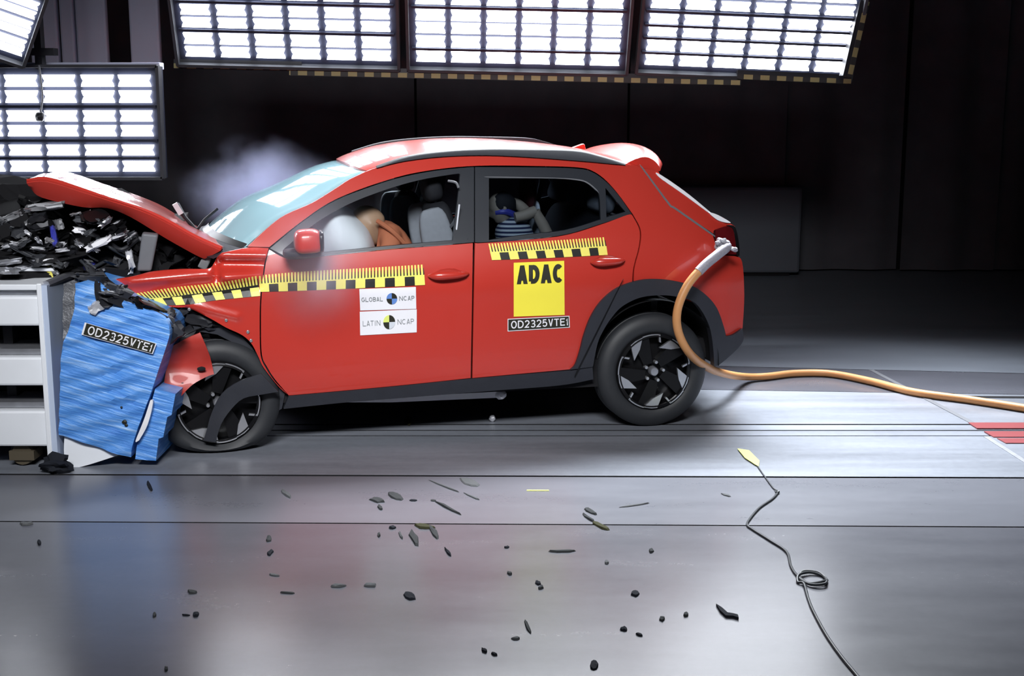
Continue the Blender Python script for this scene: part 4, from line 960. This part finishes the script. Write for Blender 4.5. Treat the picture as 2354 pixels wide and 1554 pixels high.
T_ = [((0, 0, 0), .13, .16), (rel((base.x-.03, .42, .78)), .125, .15), (rel((sh.x+.03, .42, .92)), .12, .17), (rel((sh.x-.03, .42, sh.z+.02)), .09, .15), (rel(hp.lerp(sh, .5)+Vector((0, 0, -.01))), .055),
      (rel((sh.x-.01, .24, sh.z-.01)), .062), (rel((sh.x-.10, .20, sh.z-.22)), .05), (rel((sh.x-.30, .26, sh.z-.20)), .042), (rel((sh.x-.01, .60, sh.z-.01)), .062), (rel((sh.x-.10, .64, sh.z-.22)), .05), (rel((sh.x-.30, .58, sh.z-.20)), .042),
      (rel((base.x-.40, .33, .60)), .085), (rel((base.x-.70, .32, .42)), .06), (rel((base.x-.40, .51, .60)), .085), (rel((base.x-.70, .52, .42)), .06)]
skin_body('body', T_, [(0, 1), (1, 2), (2, 3), (3, 4), (3, 5), (5, 6), (6, 7), (3, 8), (8, 9), (9, 10), (0, 11), (11, 12), (0, 13), (13, 14)], M['orangecloth'], dm)
MB().tube([rel(hp)+Vector((.02, 0, -.06)), rel(sh)+Vector((-.02, 0, .02))], [.045, .055], 12).build('neck', M['dark'], dm)
o = MB().tube(spline3([rel(K(868, 508, .30)), rel(K(900, 530, .22)), rel(K(928, 558, .22))], 6), .014, 8).build('chest_strap', M['orangecloth'], dm)
# child dummy behind, arms thrown forward
cb = K(1205, 560, .45); base = Vector((cb.x+.04, .45, .62)); dm = dummy('child_dummy', base, 'child crash dummy in a striped shirt on the rear seat with raised beige arms')
stripe = bpy.data.materials.new('striped_cloth'); stripe.use_nodes = True; nt = stripe.node_tree; b = nt.nodes['Principled BSDF']; tc = nt.nodes.new('ShaderNodeTexCoord'); wv = nt.nodes.new('ShaderNodeTexWave'); wv.bands_direction = 'Z'; wv.inputs['Scale'].default_value = 13
rp = nt.nodes.new('ShaderNodeValToRGB'); rp.color_ramp.elements[0].position = .45; rp.color_ramp.elements[1].position = .55; rp.color_ramp.elements[0].color = (.02, .03, .09, 1); rp.color_ramp.elements[1].color = (.60, .66, .70, 1)
nt.links.new(tc.outputs['Object'], wv.inputs[0]); nt.links.new(wv.outputs['Fac'], rp.inputs[0]); nt.links.new(rp.outputs[0], b.inputs['Base Color']); b.inputs['Roughness'].default_value = .8
ch = K(1152, 478, .45)
T_ = [((0, 0, 0), .09, .11), (rel(K(1190, 545, .45)), .095, .12), (rel(K(1168, 520, .45)), .09, .12), (rel(K(1160, 502, .45)), .05)]
bd = skin_body('body', T_, [(0, 1), (1, 2), (2, 3)], stripe, dm)
head(rel(ch), .075, math.radians(25), M['beige'], dm)
vs, fs = blob(rel(ch)+Vector((.012, 0, .022)), (.078, .066, .075), 4, .1, 2, 3); link_mesh('hair', vs, fs, M['seatblack'], dm)
MB().tube(spline3([rel(K(1140, 488, .42)), rel(K(1162, 486, .40)), rel(K(1182, 494, .42))], 5), [.02]*11, 10).build('collar', M['bluebit'], dm)
def arm(p, yy):
    o = MB().tube(spline3([rel(K(px, py, yy)) for px, py in p], 6), [.03, .031, .032, .033, .033, .033, .033, .032, .031, .03, .03, .03, .03][:6*(len(p)-1)+1], 12).build('arm', M['beige'], dm); return o
arm([(1262, 545), (1247, 515), (1230, 486)], .36); arm([(1232, 484), (1208, 494), (1184, 500)], .36); arm([(1212, 488), (1190, 470), (1168, 462)], .50)
hd = MB()
for k in range(4): hd.tube([rel(K(1170, 462, .47+.018*k)), rel(K(1160, 455+k, .47+.018*k)), rel(K(1154, 460+k, .47+.018*k))], [.010, .009, .007], 8)
hd.tube([rel(K(1170, 464, .46)), rel(K(1166, 474, .455))], [.010, .008], 8); hd.build('hand', M['beige'], dm)
# child seat shell with dark red pad
cs = empty('child_restraint', car2world((bx-.14, .45, .68)), YAW, label='child seat with dark red head pad strapped on the rear seat', cat='child seat'); rel2 = lambda v: Vector(v)-Vector((bx-.14, .45, .68))
vs, fs = blob(rel2(K(1213, 442, .62)), (.045, .14, .15), 2, .05); link_mesh('head_pad', vs, fs, M['darkred'], cs)
superbox(rel2((K(1226, 455, .62).x, .62, 1.13)), (.03, .30, .34), None, .5, 12).build('shell', M['paleink'], cs)
superbox((0.02, 0, .0), (.4, .42, .14), None, .5, 12).build('seat_base', M['seatblack'], cs)

# ================================================================== BARRIER
g0 = ground(105, 1080); YB = g0.y
def B(px, py, d=0.0): return at(px, py, YB+d)
e = empty('barrier_frame', g0, label='white steel barrier frame with stacked beams at the left edge', cat='barrier'); relb = lambda v: Vector(v)-g0
a = B(97, 652); sB = (B(101, 600)-B(100, 600)).x
xr = B(135, 800).x; xl = B(92, 800).x; zt = B(95, 652).z
# upright plate facing the car: near edge white, side coloured blue grey as shade
o = MB().box(relb(((xl+B(104, 800).x)/2, YB+.5, zt/2)), (B(104, 800).x-xl, 1.0, zt)).build('edge_plate', M['whitesteel'], e, smooth=False); bevel(o, .006)
P = [relb(B(104, 655, .0)), relb(B(132, 645, .035)), relb(B(136, 1060, .035)), relb(B(108, 1080, .0))]
o = MB().box(relb((B(104, 800).x+.012, YB+.5, zt/2-.005)), (.03, .99, zt-.01)).build('face_plate', M['plateshade'], e, smooth=False)
z = lambda y, d=0: B(50, y, d).z
for (y0, y1, dep) in [(684, 752, .02), (824, 890, .02), (948, 1030, .02)]:
    o = MB().box(relb((xl-1.0, YB+.20, (z(y0)+z(y1))/2)), (2.0, .34, z(y0)-z(y1))).build('beam', M['whitesteel'], e, smooth=False); bevel(o, .012)
    MB().box(relb((xl-1.0, YB+.22, z(y0)+.018)), (2.0, .26, .03)).build('beam_flange', M['steel'], e, smooth=False)
o = MB().box(relb((xl-1.0, YB+.26, z(664))), (2.0, .42, .03)).build('top_plate', M['whitesteel'], e, smooth=False); bevel(o, .006)
o = MB().box(relb((xl-1.0, YB+.55, z(636))), (2.0, .55, .02)).build('top_plate', M['whitesteel'], e, smooth=False); bevel(o, .006)
for k in range(4): MB().box(relb((xl-.25-.5*k, YB+.28, zt*.5)), (.05, .1, zt*.9)).build('inner_post', M['dark'], e, smooth=False)
MB().box(relb((xl-1.0, YB+.75, zt*.45)), (2.0, .04, zt*.9)).build('back_plate', M['inner'], e, smooth=False)
# raking brace along the top of the plate
mb = MB(); mb.tube([relb(B(105, 655, .04)), relb(B(160, 632, .35)), relb(B(205, 610, .75))], .022, 8); mb.build('top_rail', M['steel'], e)
mb = MB(); mb.lathe([(0, -.05), (.055, -.05), (.06, -.03), (.06, .03), (.055, .05), (0, .05)], 20); o = mb.build('caster', M['brown'], e); o.location = relb(B(60, 1058, .12)); o.location.z = .062-g0.z
mb = MB(); c = relb(B(60, 1040, .12)); mb.box(c, (.13, .13, .05)); mb.build('caster_fork', M['brown'], e, smooth=False)
# blue deformable block
YH = YB+.02
def HB(px, py, off=0.0): return at(px, py, YH-off)
hb = empty('honeycomb_barrier', HB(215, 1040), label='crumpled blue aluminium honeycomb block between white frame and car', cat='barrier'); h0 = HB(215, 1040); relh = lambda v: Vector(v)-h0
def honey():
    m = bpy.data.materials.new('blue_foil'); m.use_nodes = True; nt = m.node_tree; b = nt.nodes['Principled BSDF']; L = nt.links.new
    tc = nt.nodes.new('ShaderNodeTexCoord'); mp = nt.nodes.new('ShaderNodeMapping'); mp.inputs['Scale'].default_value = (1.0, 1.0, 16); m0 = nt.nodes.new('ShaderNodeMapping'); m0.inputs['Rotation'].default_value = (0, math.radians(-16), 0)
    L(tc.outputs['Object'], m0.inputs[0]); L(m0.outputs[0], mp.inputs[0]); n = nt.nodes.new('ShaderNodeTexNoise'); n.inputs['Scale'].default_value = 3.2; n.inputs['Detail'].default_value = 5; n.inputs['Roughness'].default_value = .6; L(mp.outputs[0], n.inputs['Vector'])
    r = nt.nodes.new('ShaderNodeValToRGB'); r.color_ramp.elements[0].position = .30; r.color_ramp.elements[0].color = (.045, .19, .62, 1); r.color_ramp.elements[1].position = .74; r.color_ramp.elements[1].color = (.42, .64, .95, 1)
    k = r.color_ramp.elements.new(.52); k.color = (.10, .32, .80, 1); L(n.outputs['Fac'], r.inputs[0]); L(r.outputs[0], b.inputs['Base Color'])
    bp = nt.nodes.new('ShaderNodeBump'); bp.inputs['Strength'].default_value = .45; bp.inputs['Distance'].default_value = .02; L(n.outputs['Fac'], bp.inputs['Height']); L(bp.outputs['Normal'], b.inputs['Normal'])
    b.inputs['Roughness'].default_value = .38; b.inputs['Metallic'].default_value = .1; return m
M['blue'] = honey()
def block(name, pl, depth, m, parent, h=.025, amp=.01, yoff=0.0):
    V = [relh(HB(px, py)) for px, py in spline(pl, 4, True)]
    V2, T = fill2d([(v.x, v.z) for v in V], h=h); n = len(V2)
    dirv = math.radians(-17)
    f = lambda x, z: yoff+amp*math.sin((z*math.cos(dirv)-x*math.sin(dirv)*-1)*70+2*noise.noise((x*3, z*3, 0)))*(.5+noise.noise((x*4, z*9, 5)))
    front = [Vector((x, f(x, z), z)) for x, z in V2]; back = [Vector((x, f(x, z)+depth, z)) for x, z in V2]
    cnt = {}
    for t in T:
        for i in range(len(t)): e_ = (t[i], t[(i+1) % len(t)]); cnt.setdefault(tuple(sorted(e_)), []).append(e_)
    fs = [list(t) for t in T]+[[i+n for i in t][::-1] for t in T]
    for k_, e_ in cnt.items():
        if len(e_) == 1: a_, b_ = e_[0]; fs.append([b_, a_, a_+n, b_+n])
    return link_mesh(name, front+back, fs, m, parent, angle=40)
blk = [(202, 644, 0), (250, 664), (274, 684), (306, 700), (353, 719), (380, 734), (389, 750, 0), (388, 778), (366, 845), (346, 906), (310, 1005), (300, 1052, 0), (258, 1040), (216, 1025), (170, 1010), (135, 1000, 0), (137, 920), (141, 812), (155, 765), (169, 719), (172, 690), (173, 652, 0)]
block('honeycomb_block', blk, .5, M['blue'], hb)
block('bumper_element', [(353, 897, 0), (378, 903), (400, 909, 0), (391, 957, 0), (381, 962, 0), (372, 1008, 0), (361, 1012, 0), (355, 1063, 0), (307, 1059, 0), (312, 1025), (325, 1000), (340, 945)], .85, M['blue'], hb, .02, .003, .03)
block('torn_foil', [(346, 920, 0), (352, 925), (340, 975), (320, 1012, 0), (312, 1013), (330, 968)], .02, M['white'], hb, .02, .003, -.004)
block('backing_sheet', [(140, 655, 0), (176, 642, 0), (180, 690), (168, 735), (150, 790), (142, 812, 0), (138, 740)], .6, M['mesh'], hb, .025, .012, .04)
block('skirt', [(144, 1000, 0), (143, 1050), (155, 1076), (185, 1076), (262, 1052, 0), (300, 1040, 0), (216, 1015)], .03, M['whitesteel'], hb, .04, .0, .03)
for px, py, s in [(279, 936, .006), (286, 970, .013), (290, 977, .009)]:
    vs, fs = blob(relh(HB(px, py, .005)), (s, .006, s*.9), int(px+py), .3, 2, 2); link_mesh('puncture', vs, fs, M['ink'], hb)
q = [(187, 769), (351, 814), (360, 790), (195, 741)]
FH = lambda px, py, off=0.0: relh(HB(px, py, .018+off))
s = sticker('sticker', q, M['white'], hb, .0, FH); s['label'] = 'black code strip stuck slantwise on the blue block'
sticker('strip_face', sub(q, .025, .05, .985, .97), M['ink'], s, .002, FH); lettering('OD2325VTE1', sub(q, .07, .14, .96, .86), M['white'], s, .005, .15, FH)

# ================================================================== CABLES
pc = at(1668, 566, 7.45)
P = [at(1660, 560, 7.42), at(1672, 566, 7.40), at(1650, 585, 7.36), at(1615, 615, 7.32), at(1578, 660, 7.28), at(1557, 715, 7.26), at(1560, 765, 7.28), at(1585, 812, 7.36), at(1622, 842, 7.6), at(1662, 858, 8.0), at(1712, 866, 8.6), ground(1765, 865, .028), ground(1830, 858, .026), ground(1910, 859, .026), ground(2000, 876, .026), ground(2100, 901, .026), ground(2230, 919, .026), ground(2360, 939, .026), ground(2500, 962, .026)]
cb_ = empty('umbilical_cable', P[12]-Vector((0, 0, .026)), label='thick orange cable looping from the car tail across the floor', cat='cable'); c0_ = Vector(cb_.location)
pts = spline3([p-c0_ for p in P], 8)
MB().tube(pts[22:], .0245, 14).build('orange_sheath', M['orange'], cb_)
MB().tube(pts[6:27], [.022+.006*min(1, i/4) for i in range(21)], 14).build('grey_sleeve', M['sleeve'], cb_)
mb = MB(); k0 = at(1660, 563, 7.44)-c0_; mb.box(k0, (.075, .05, .07), Matrix.Rotation(.3, 3, 'Y')); o = mb.build('plug', M['steel'], cb_, smooth=False); bevel(o, .01)
for i, (px, py) in enumerate([(1650, 558), (1684, 572), (1690, 574), (1664, 553), (1672, 558), (1655, 572)]):
    vs, fs = blob(at(px, py, 7.40)-c0_, (.016, .012, .014), i, .5, 2, 2); link_mesh('terminal', vs, fs, M['paleplastic' if i % 2 else 'sleeve'], cb_)
wp = [(1742, 1072), (1760, 1098), (1778, 1122), (1788, 1130), (1776, 1146), (1745, 1168), (1722, 1195), (1718, 1207), (1732, 1218), (1770, 1242), (1808, 1268), (1818, 1300), (1832, 1322), (1860, 1343), (1895, 1340), (1900, 1332), (1880, 1318), (1845, 1318), (1838, 1330), (1865, 1346), (1898, 1345), (1893, 1325), (1862, 1318), (1836, 1326), (1834, 1338), (1848, 1344), (1858, 1375), (1870, 1405), (1900, 1460), (1935, 1510), (1968, 1550), (2000, 1590)]
wc = empty('thin_wire', ground(1818, 1300), label='thin dark wire with a small coil lying across the near floor', cat='wire'); w0 = ground(1818, 1300)
pts = spline3([ground(*p, .006)-w0+Vector((0, 0, .004*(i % 3) if 12 < i < 26 else 0)) for i, p in enumerate(wp)], 6)
MB().tube(pts, [.0032 if i < 20 else .0055 for i in range(len(pts))], 8).build('wire', M['wire'], wc)
tp = [(1695, 1032), (1722, 1036), (1746, 1060), (1744, 1073), (1735, 1068), (1712, 1053)]
MB().prism([ground(*p, .006)-w0 for p in tp], (0, 0, .003)).build('tape_flag', M['limetape'], wc, smooth=False)
vs, fs = blob(ground(1787, 1131, .008)-w0, (.012, .012, .008), 2, .4); link_mesh('connector', vs, fs, M['wire'], wc)

# ================================================================== DEBRIS on the floor: px centre, length, width, angle, kind, colour, label
DEB = [(1012/2354*800, 1060+172/2354*800, 26, 9, -65, 'debris', 'small pointed black shard on the floor just right of the barrier foot'),
 (90, 1249, 10, 13, 0, 'debris', 'lone black crumb near the left edge of the floor'),
 (618, 1240, 17, 15, 40, 'debrisgrey', 'grey flake on the near floor, upper of a close pair'), (621, 1272, 20, 11, 45, 'debris', 'dark oval flake on the near floor, lower of a close pair'),
 (442, 1362, 26, 9, -5, 'debrisgrey', 'long grey flake on the near floor above a round crumb'), (451, 1414, 16, 12, 20, 'debris', 'round black crumb on the near floor with a thin sliver beside it'), (428, 1415, 22, 3, -3, 'debris', 'thin sliver lying left of the round black crumb'),
 (355, 1416, 12, 9, 60, 'debrisgrey', 'faint grey crumb far left of the round black crumb'), (382, 1539, 10, 11, 0, 'debrisgrey', 'grey crumb at the bottom edge on the left'),
 (658, 1136, 36, 9, -35, 'debrispale', 'pale bent sliver on the strip below the front wheel'),
 (866, 1151, 36, 11, -12, 'debrisgrey', 'ragged grey flake left of the two larger ones below the sill'), (910, 1142, 44, 16, -18, 'debrisgrey', 'broad grey flake in the middle below the sill'), (874, 1168, 15, 8, -30, 'debrisgrey', 'tiny grey crumb under the ragged flake'), (950, 1151, 24, 4, 0, 'debris', 'short level sliver right of the broad grey flake'),
 (1080, 1109, 50, 18, -14, 'debrispale', 'largest pale flake touching the dark floor seam'), (1020, 1118, 75, 3, -22, 'debrispale', 'hair-thin long splinter left of the largest pale flake'), (1085, 1142, 50, 4, -24, 'debrispale', 'thin splinter under the largest pale flake'), (1030, 1169, 66, 6, -27, 'debrisgrey', 'long slanted splinter below the broad grey flake'), (995, 1151, 14, 4, -5, 'debrisgrey', 'stub at the upper end of the long slanted splinter'),
 (952, 1237, 44, 18, -62, 'debrisgrey', 'dark leaf-shaped shard hanging from the thin floor seam'), (998, 1225, 40, 13, -52, 'debrisgrey', 'dark pointed shard right of the leaf-shaped one'), (976, 1212, 52, 11, -5, 'debrisolive', 'olive scrap lying across the thin floor seam under the door'), (1029, 1270, 27, 6, -50, 'debris', 'narrow dark shard below the pointed one'), (921, 1232, 24, 6, -60, 'debrispale', 'faint sliver left of the leaf-shaped shard'), (902, 1214, 20, 6, 0, 'debris', 'small dark scrap on the seam left of the olive one'), (871, 1232, 9, 9, 30, 'debrisgrey', 'grey crumb left of the leaf-shaped shard'),
 (1358, 1177, 45, 9, -25, 'debrisgrey', 'slanted grey sliver above the hooked scrap'), (1353, 1192, 38, 7, -35, 'debrisgrey', 'grey hooked scrap under the slanted sliver'), (1382, 1211, 46, 10, -22, 'debrisolive', 'olive scrap on the seam below the rear door'),
 (1460, 1162, 75, 3, 8, 'debrispale', 'hair-thin splinter pointing up right on the strip'), (1294, 1268, 66, 5, 1, 'debrisgrey', 'straight level bar on the near floor'), (1670, 1139, 26, 4, -15, 'debrispale', 'faint sliver on the strip near the wire'),
 (942, 1372, 32, 17, -25, 'debris', 'black angular chip on the near floor below the door'), (1460, 1366, 22, 15, 0, 'debris', 'black rounded chip on the near floor under the rear wheel'), (1366, 1531, 24, 24, 60, 'debris', 'black half-round chip at the bottom edge'), (1434, 1448, 18, 9, -5, 'debris', 'small black crumb above the half-round chip'), (1470, 1461, 18, 5, -15, 'debris', 'thin black flake right of the small crumb'),
 (1237, 1342, 15, 9, -15, 'debris', 'black crumb, upper of two touching ones'), (1244, 1352, 15, 7, 15, 'debrisgrey', 'grey crumb, lower of two touching ones'), (1171, 1319, 15, 7, -15, 'debrisgrey', 'grey crumb left of the two touching ones'), (1165, 1259, 15, 5, 5, 'debris', 'small dark flake below the yellow tape dash'),
 (1497, 1268, 13, 8, 0, 'debrisgrey', 'grey crumb on the near floor left of the wire'), (1395, 1294, 12, 9, 10, 'debrispale', 'pale crumb below the straight bar'), (1522, 1424, 14, 12, 0, 'debrisgrey', 'grey crumb, left of a pair near the bent strip'), (1577, 1414, 15, 11, 0, 'debrisgrey', 'grey crumb, right of a pair near the bent strip'),
 (1213, 1443, 38, 9, -65, 'debrisgrey', 'upright grey sliver low on the near floor'), (1113, 1498, 17, 6, -25, 'debris', 'small black flake, left of two at the bottom'), (1136, 1505, 15, 6, -20, 'debris', 'small black flake, right of two at the bottom'), (1185, 1469, 22, 5, 0, 'debrispale', 'pale sliver left of the upright one'),
 (630, 1323, 26, 4, -8, 'debrispale', 'faint sliver below the close pair of flakes'), (663, 1364, 40, 3, -2, 'debrisgrey', 'hair-thin level splinter on the left of the near floor'), (778, 1348, 36, 6, 3, 'debrispale', 'faint level flake, left of two near the red reflection'), (852, 1347, 32, 7, -2, 'debrispale', 'faint level flake, right of two near the red reflection'), (60, 1205, 36, 8, 0, 'debrispale', 'flat pale flake on the seam at the far left'),
 (938, 968, 20, 22, 0, 'debrisolive', 'brassy curled scrap on the floor under the sill')]
def shard(px, py, L, wd, ang, m, label, seed):
    rnd = random.Random(seed); n = 9 if L < 60 and wd > 5 else 6; P = []
    ca, sa = math.cos(math.radians(ang)), math.sin(math.radians(ang))
    for k in range(n):
        t = 2*PI*k/n; r = rnd.uniform(.72, 1.08); x, y = L/2*math.cos(t)*r, wd/2*math.sin(t)*r
        P.append(ground(px+x*ca+y*sa, py-(x*sa)+y*ca))
    c = sum(P, Vector())/n; hgt = min(.009, .03*max(4, min(L, wd))/20)
    lo = [p-c+Vector((0, 0, .0012)) for p in P]; hi = [Vector((p.x*.86, p.y*.86, hgt*rnd.uniform(.6, 1.2))) for p in lo]; top = [Vector((0, 0, hgt*1.1))]
    fs = [list(range(n))[::-1]]+[[i, (i+1) % n, n+(i+1) % n, n+i] for i in range(n)]+[[n+i, n+(i+1) % n, 2*n] for i in range(n)]
    o = link_mesh('debris_shard', lo+hi+top, fs, M[m], smooth=False); o.location = c
    return tag(o, label, 'debris', 'crash debris on the floor')
for i, (px, py, L, wd, ang, m, lab) in enumerate(DEB): shard(px, py, L, wd, ang, m, lab, i+5)
# bent black strip by the wire
bp_ = [(1646, 1393), (1655, 1408), (1668, 1420), (1685, 1421), (1698, 1425), (1696, 1418), (1684, 1415), (1672, 1413), (1660, 1402)]
P = [ground(*p) for p in bp_]; c = sum(P, Vector())/len(P)
o = MB().prism([p-c+Vector((0, 0, .001)) for p in P], (0, 0, .009)).build('debris_strip', M['debris'], smooth=False); o.location = c; tag(o, 'black bent strip lying on the near floor left of the wire', 'debris')
P = [ground(*p) for p in [(108, 1083), (122, 1070), (138, 1060), (146, 1030), (150, 1065), (158, 1080), (150, 1088), (128, 1100)]]; c = sum(P, Vector())/len(P)
vs, fs = blob((0, 0, .045), (.07, .06, .045), 9, .7, 1.8, 3); o = link_mesh('debris_lump', vs, fs, M['debris']); o.location = ground(131, 1086); tag(o, 'dark crumpled lump at the foot of the white barrier plate', 'debris')
vs, fs = blob((0, 0, .02), (.02, .02, .02), 6, .2, 2, 3); o = link_mesh('debris_nut', vs, fs, M['paleplastic']); o.location = ground(1132, 969); tag(o, 'small pale nut on the floor under the rear door', 'debris')

# ================================================================== SMOKE
def smoke(name, pl, Y, depth, dens, scale, label, con=1.0, seed=0, col=(.68, .72, 1)):
    """cloud traced as an outline with its own depth; density from noise, thinning to the rim"""
    P = [at(px, py, Y) for px, py in pl]; x0 = min(p.x for p in P); x1 = max(p.x for p in P); z0 = min(p.z for p in P); z1 = max(p.z for p in P)
    c = Vector(((x0+x1)/2, Y, (z0+z1)/2)); r = ((x1-x0)/2, depth/2, (z1-z0)/2)
    vs, fs = blob((0, 0, 0), r, seed, .0, 1, 4); o = link_mesh(name, vs, fs, None); o.location = c; o.data.materials.clear()
    m = bpy.data.materials.new(name); m.use_nodes = True; nt = m.node_tree; nt.nodes.clear(); L = nt.links.new
    out = nt.nodes.new('ShaderNodeOutputMaterial'); v = nt.nodes.new('ShaderNodeVolumePrincipled'); v.inputs['Color'].default_value = (*col, 1); v.inputs['Anisotropy'].default_value = .2
    tc = nt.nodes.new('ShaderNodeTexCoord'); mp = nt.nodes.new('ShaderNodeMapping'); mp.inputs['Scale'].default_value = (1/r[0], 1/r[1], 1/r[2]); L(tc.outputs['Object'], mp.inputs[0])
    ln = nt.nodes.new('ShaderNodeVectorMath'); ln.operation = 'LENGTH'; L(mp.outputs[0], ln.inputs[0])
    n = nt.nodes.new('ShaderNodeTexNoise'); n.inputs['Scale'].default_value = scale; n.inputs['Detail'].default_value = 5; n.inputs['Roughness'].default_value = .6; L(tc.outputs['Object'], n.inputs['Vector'])
    fa = nt.nodes.new('ShaderNodeMapRange'); fa.inputs['From Min'].default_value = .0; fa.inputs['From Max'].default_value = 1.0; fa.inputs['To Min'].default_value = 1; fa.inputs['To Max'].default_value = 0; L(ln.outputs['Value'], fa.inputs['Value'])
    nm = nt.nodes.new('ShaderNodeMapRange'); nm.inputs['From Min'].default_value = .40; nm.inputs['From Max'].default_value = .68; nm.inputs['To Min'].default_value = -1.0*con; nm.inputs['To Max'].default_value = 1.3*con; nm.clamp = False; L(n.outputs['Fac'], nm.inputs['Value'])
    ad = nt.nodes.new('ShaderNodeMath'); ad.operation = 'MULTIPLY_ADD'; ad.inputs[1].default_value = .8; L(nm.outputs[0], ad.inputs[0]); L(fa.outputs[0], ad.inputs[2])
    ml = nt.nodes.new('ShaderNodeMath'); ml.operation = 'MULTIPLY'; L(ad.outputs[0], ml.inputs[0]); L(fa.outputs[0], ml.inputs[1])
    mx = nt.nodes.new('ShaderNodeMath'); mx.operation = 'MAXIMUM'; mx.inputs[1].default_value = 0; L(ml.outputs[0], mx.inputs[0])
    m2 = nt.nodes.new('ShaderNodeMath'); m2.operation = 'MULTIPLY'; m2.inputs[1].default_value = dens; L(mx.outputs[0], m2.inputs[0]); L(m2.outputs[0], v.inputs['Density']); L(v.outputs[0], out.inputs['Volume'])
    o.data.materials.append(m); tag(o, label, 'smoke', None, 'stuff'); return o
smoke('smoke_cloud', [(400, 300), (790, 300), (790, 560), (395, 560)], 8.75, 1.0, 3.7, 2.4, 'pale blue smoke cloud rising behind the windscreen and bonnet', con=.6, seed=1)
smoke('smoke_haze', [(560, 400), (880, 400), (880, 800), (560, 800)], car2world(K(720, 600, -.2)).y, .24, 5.6, 1.3, 'thin haze drifting past the side mirror and front door', con=.22, seed=2, col=(.84, .82, 1))
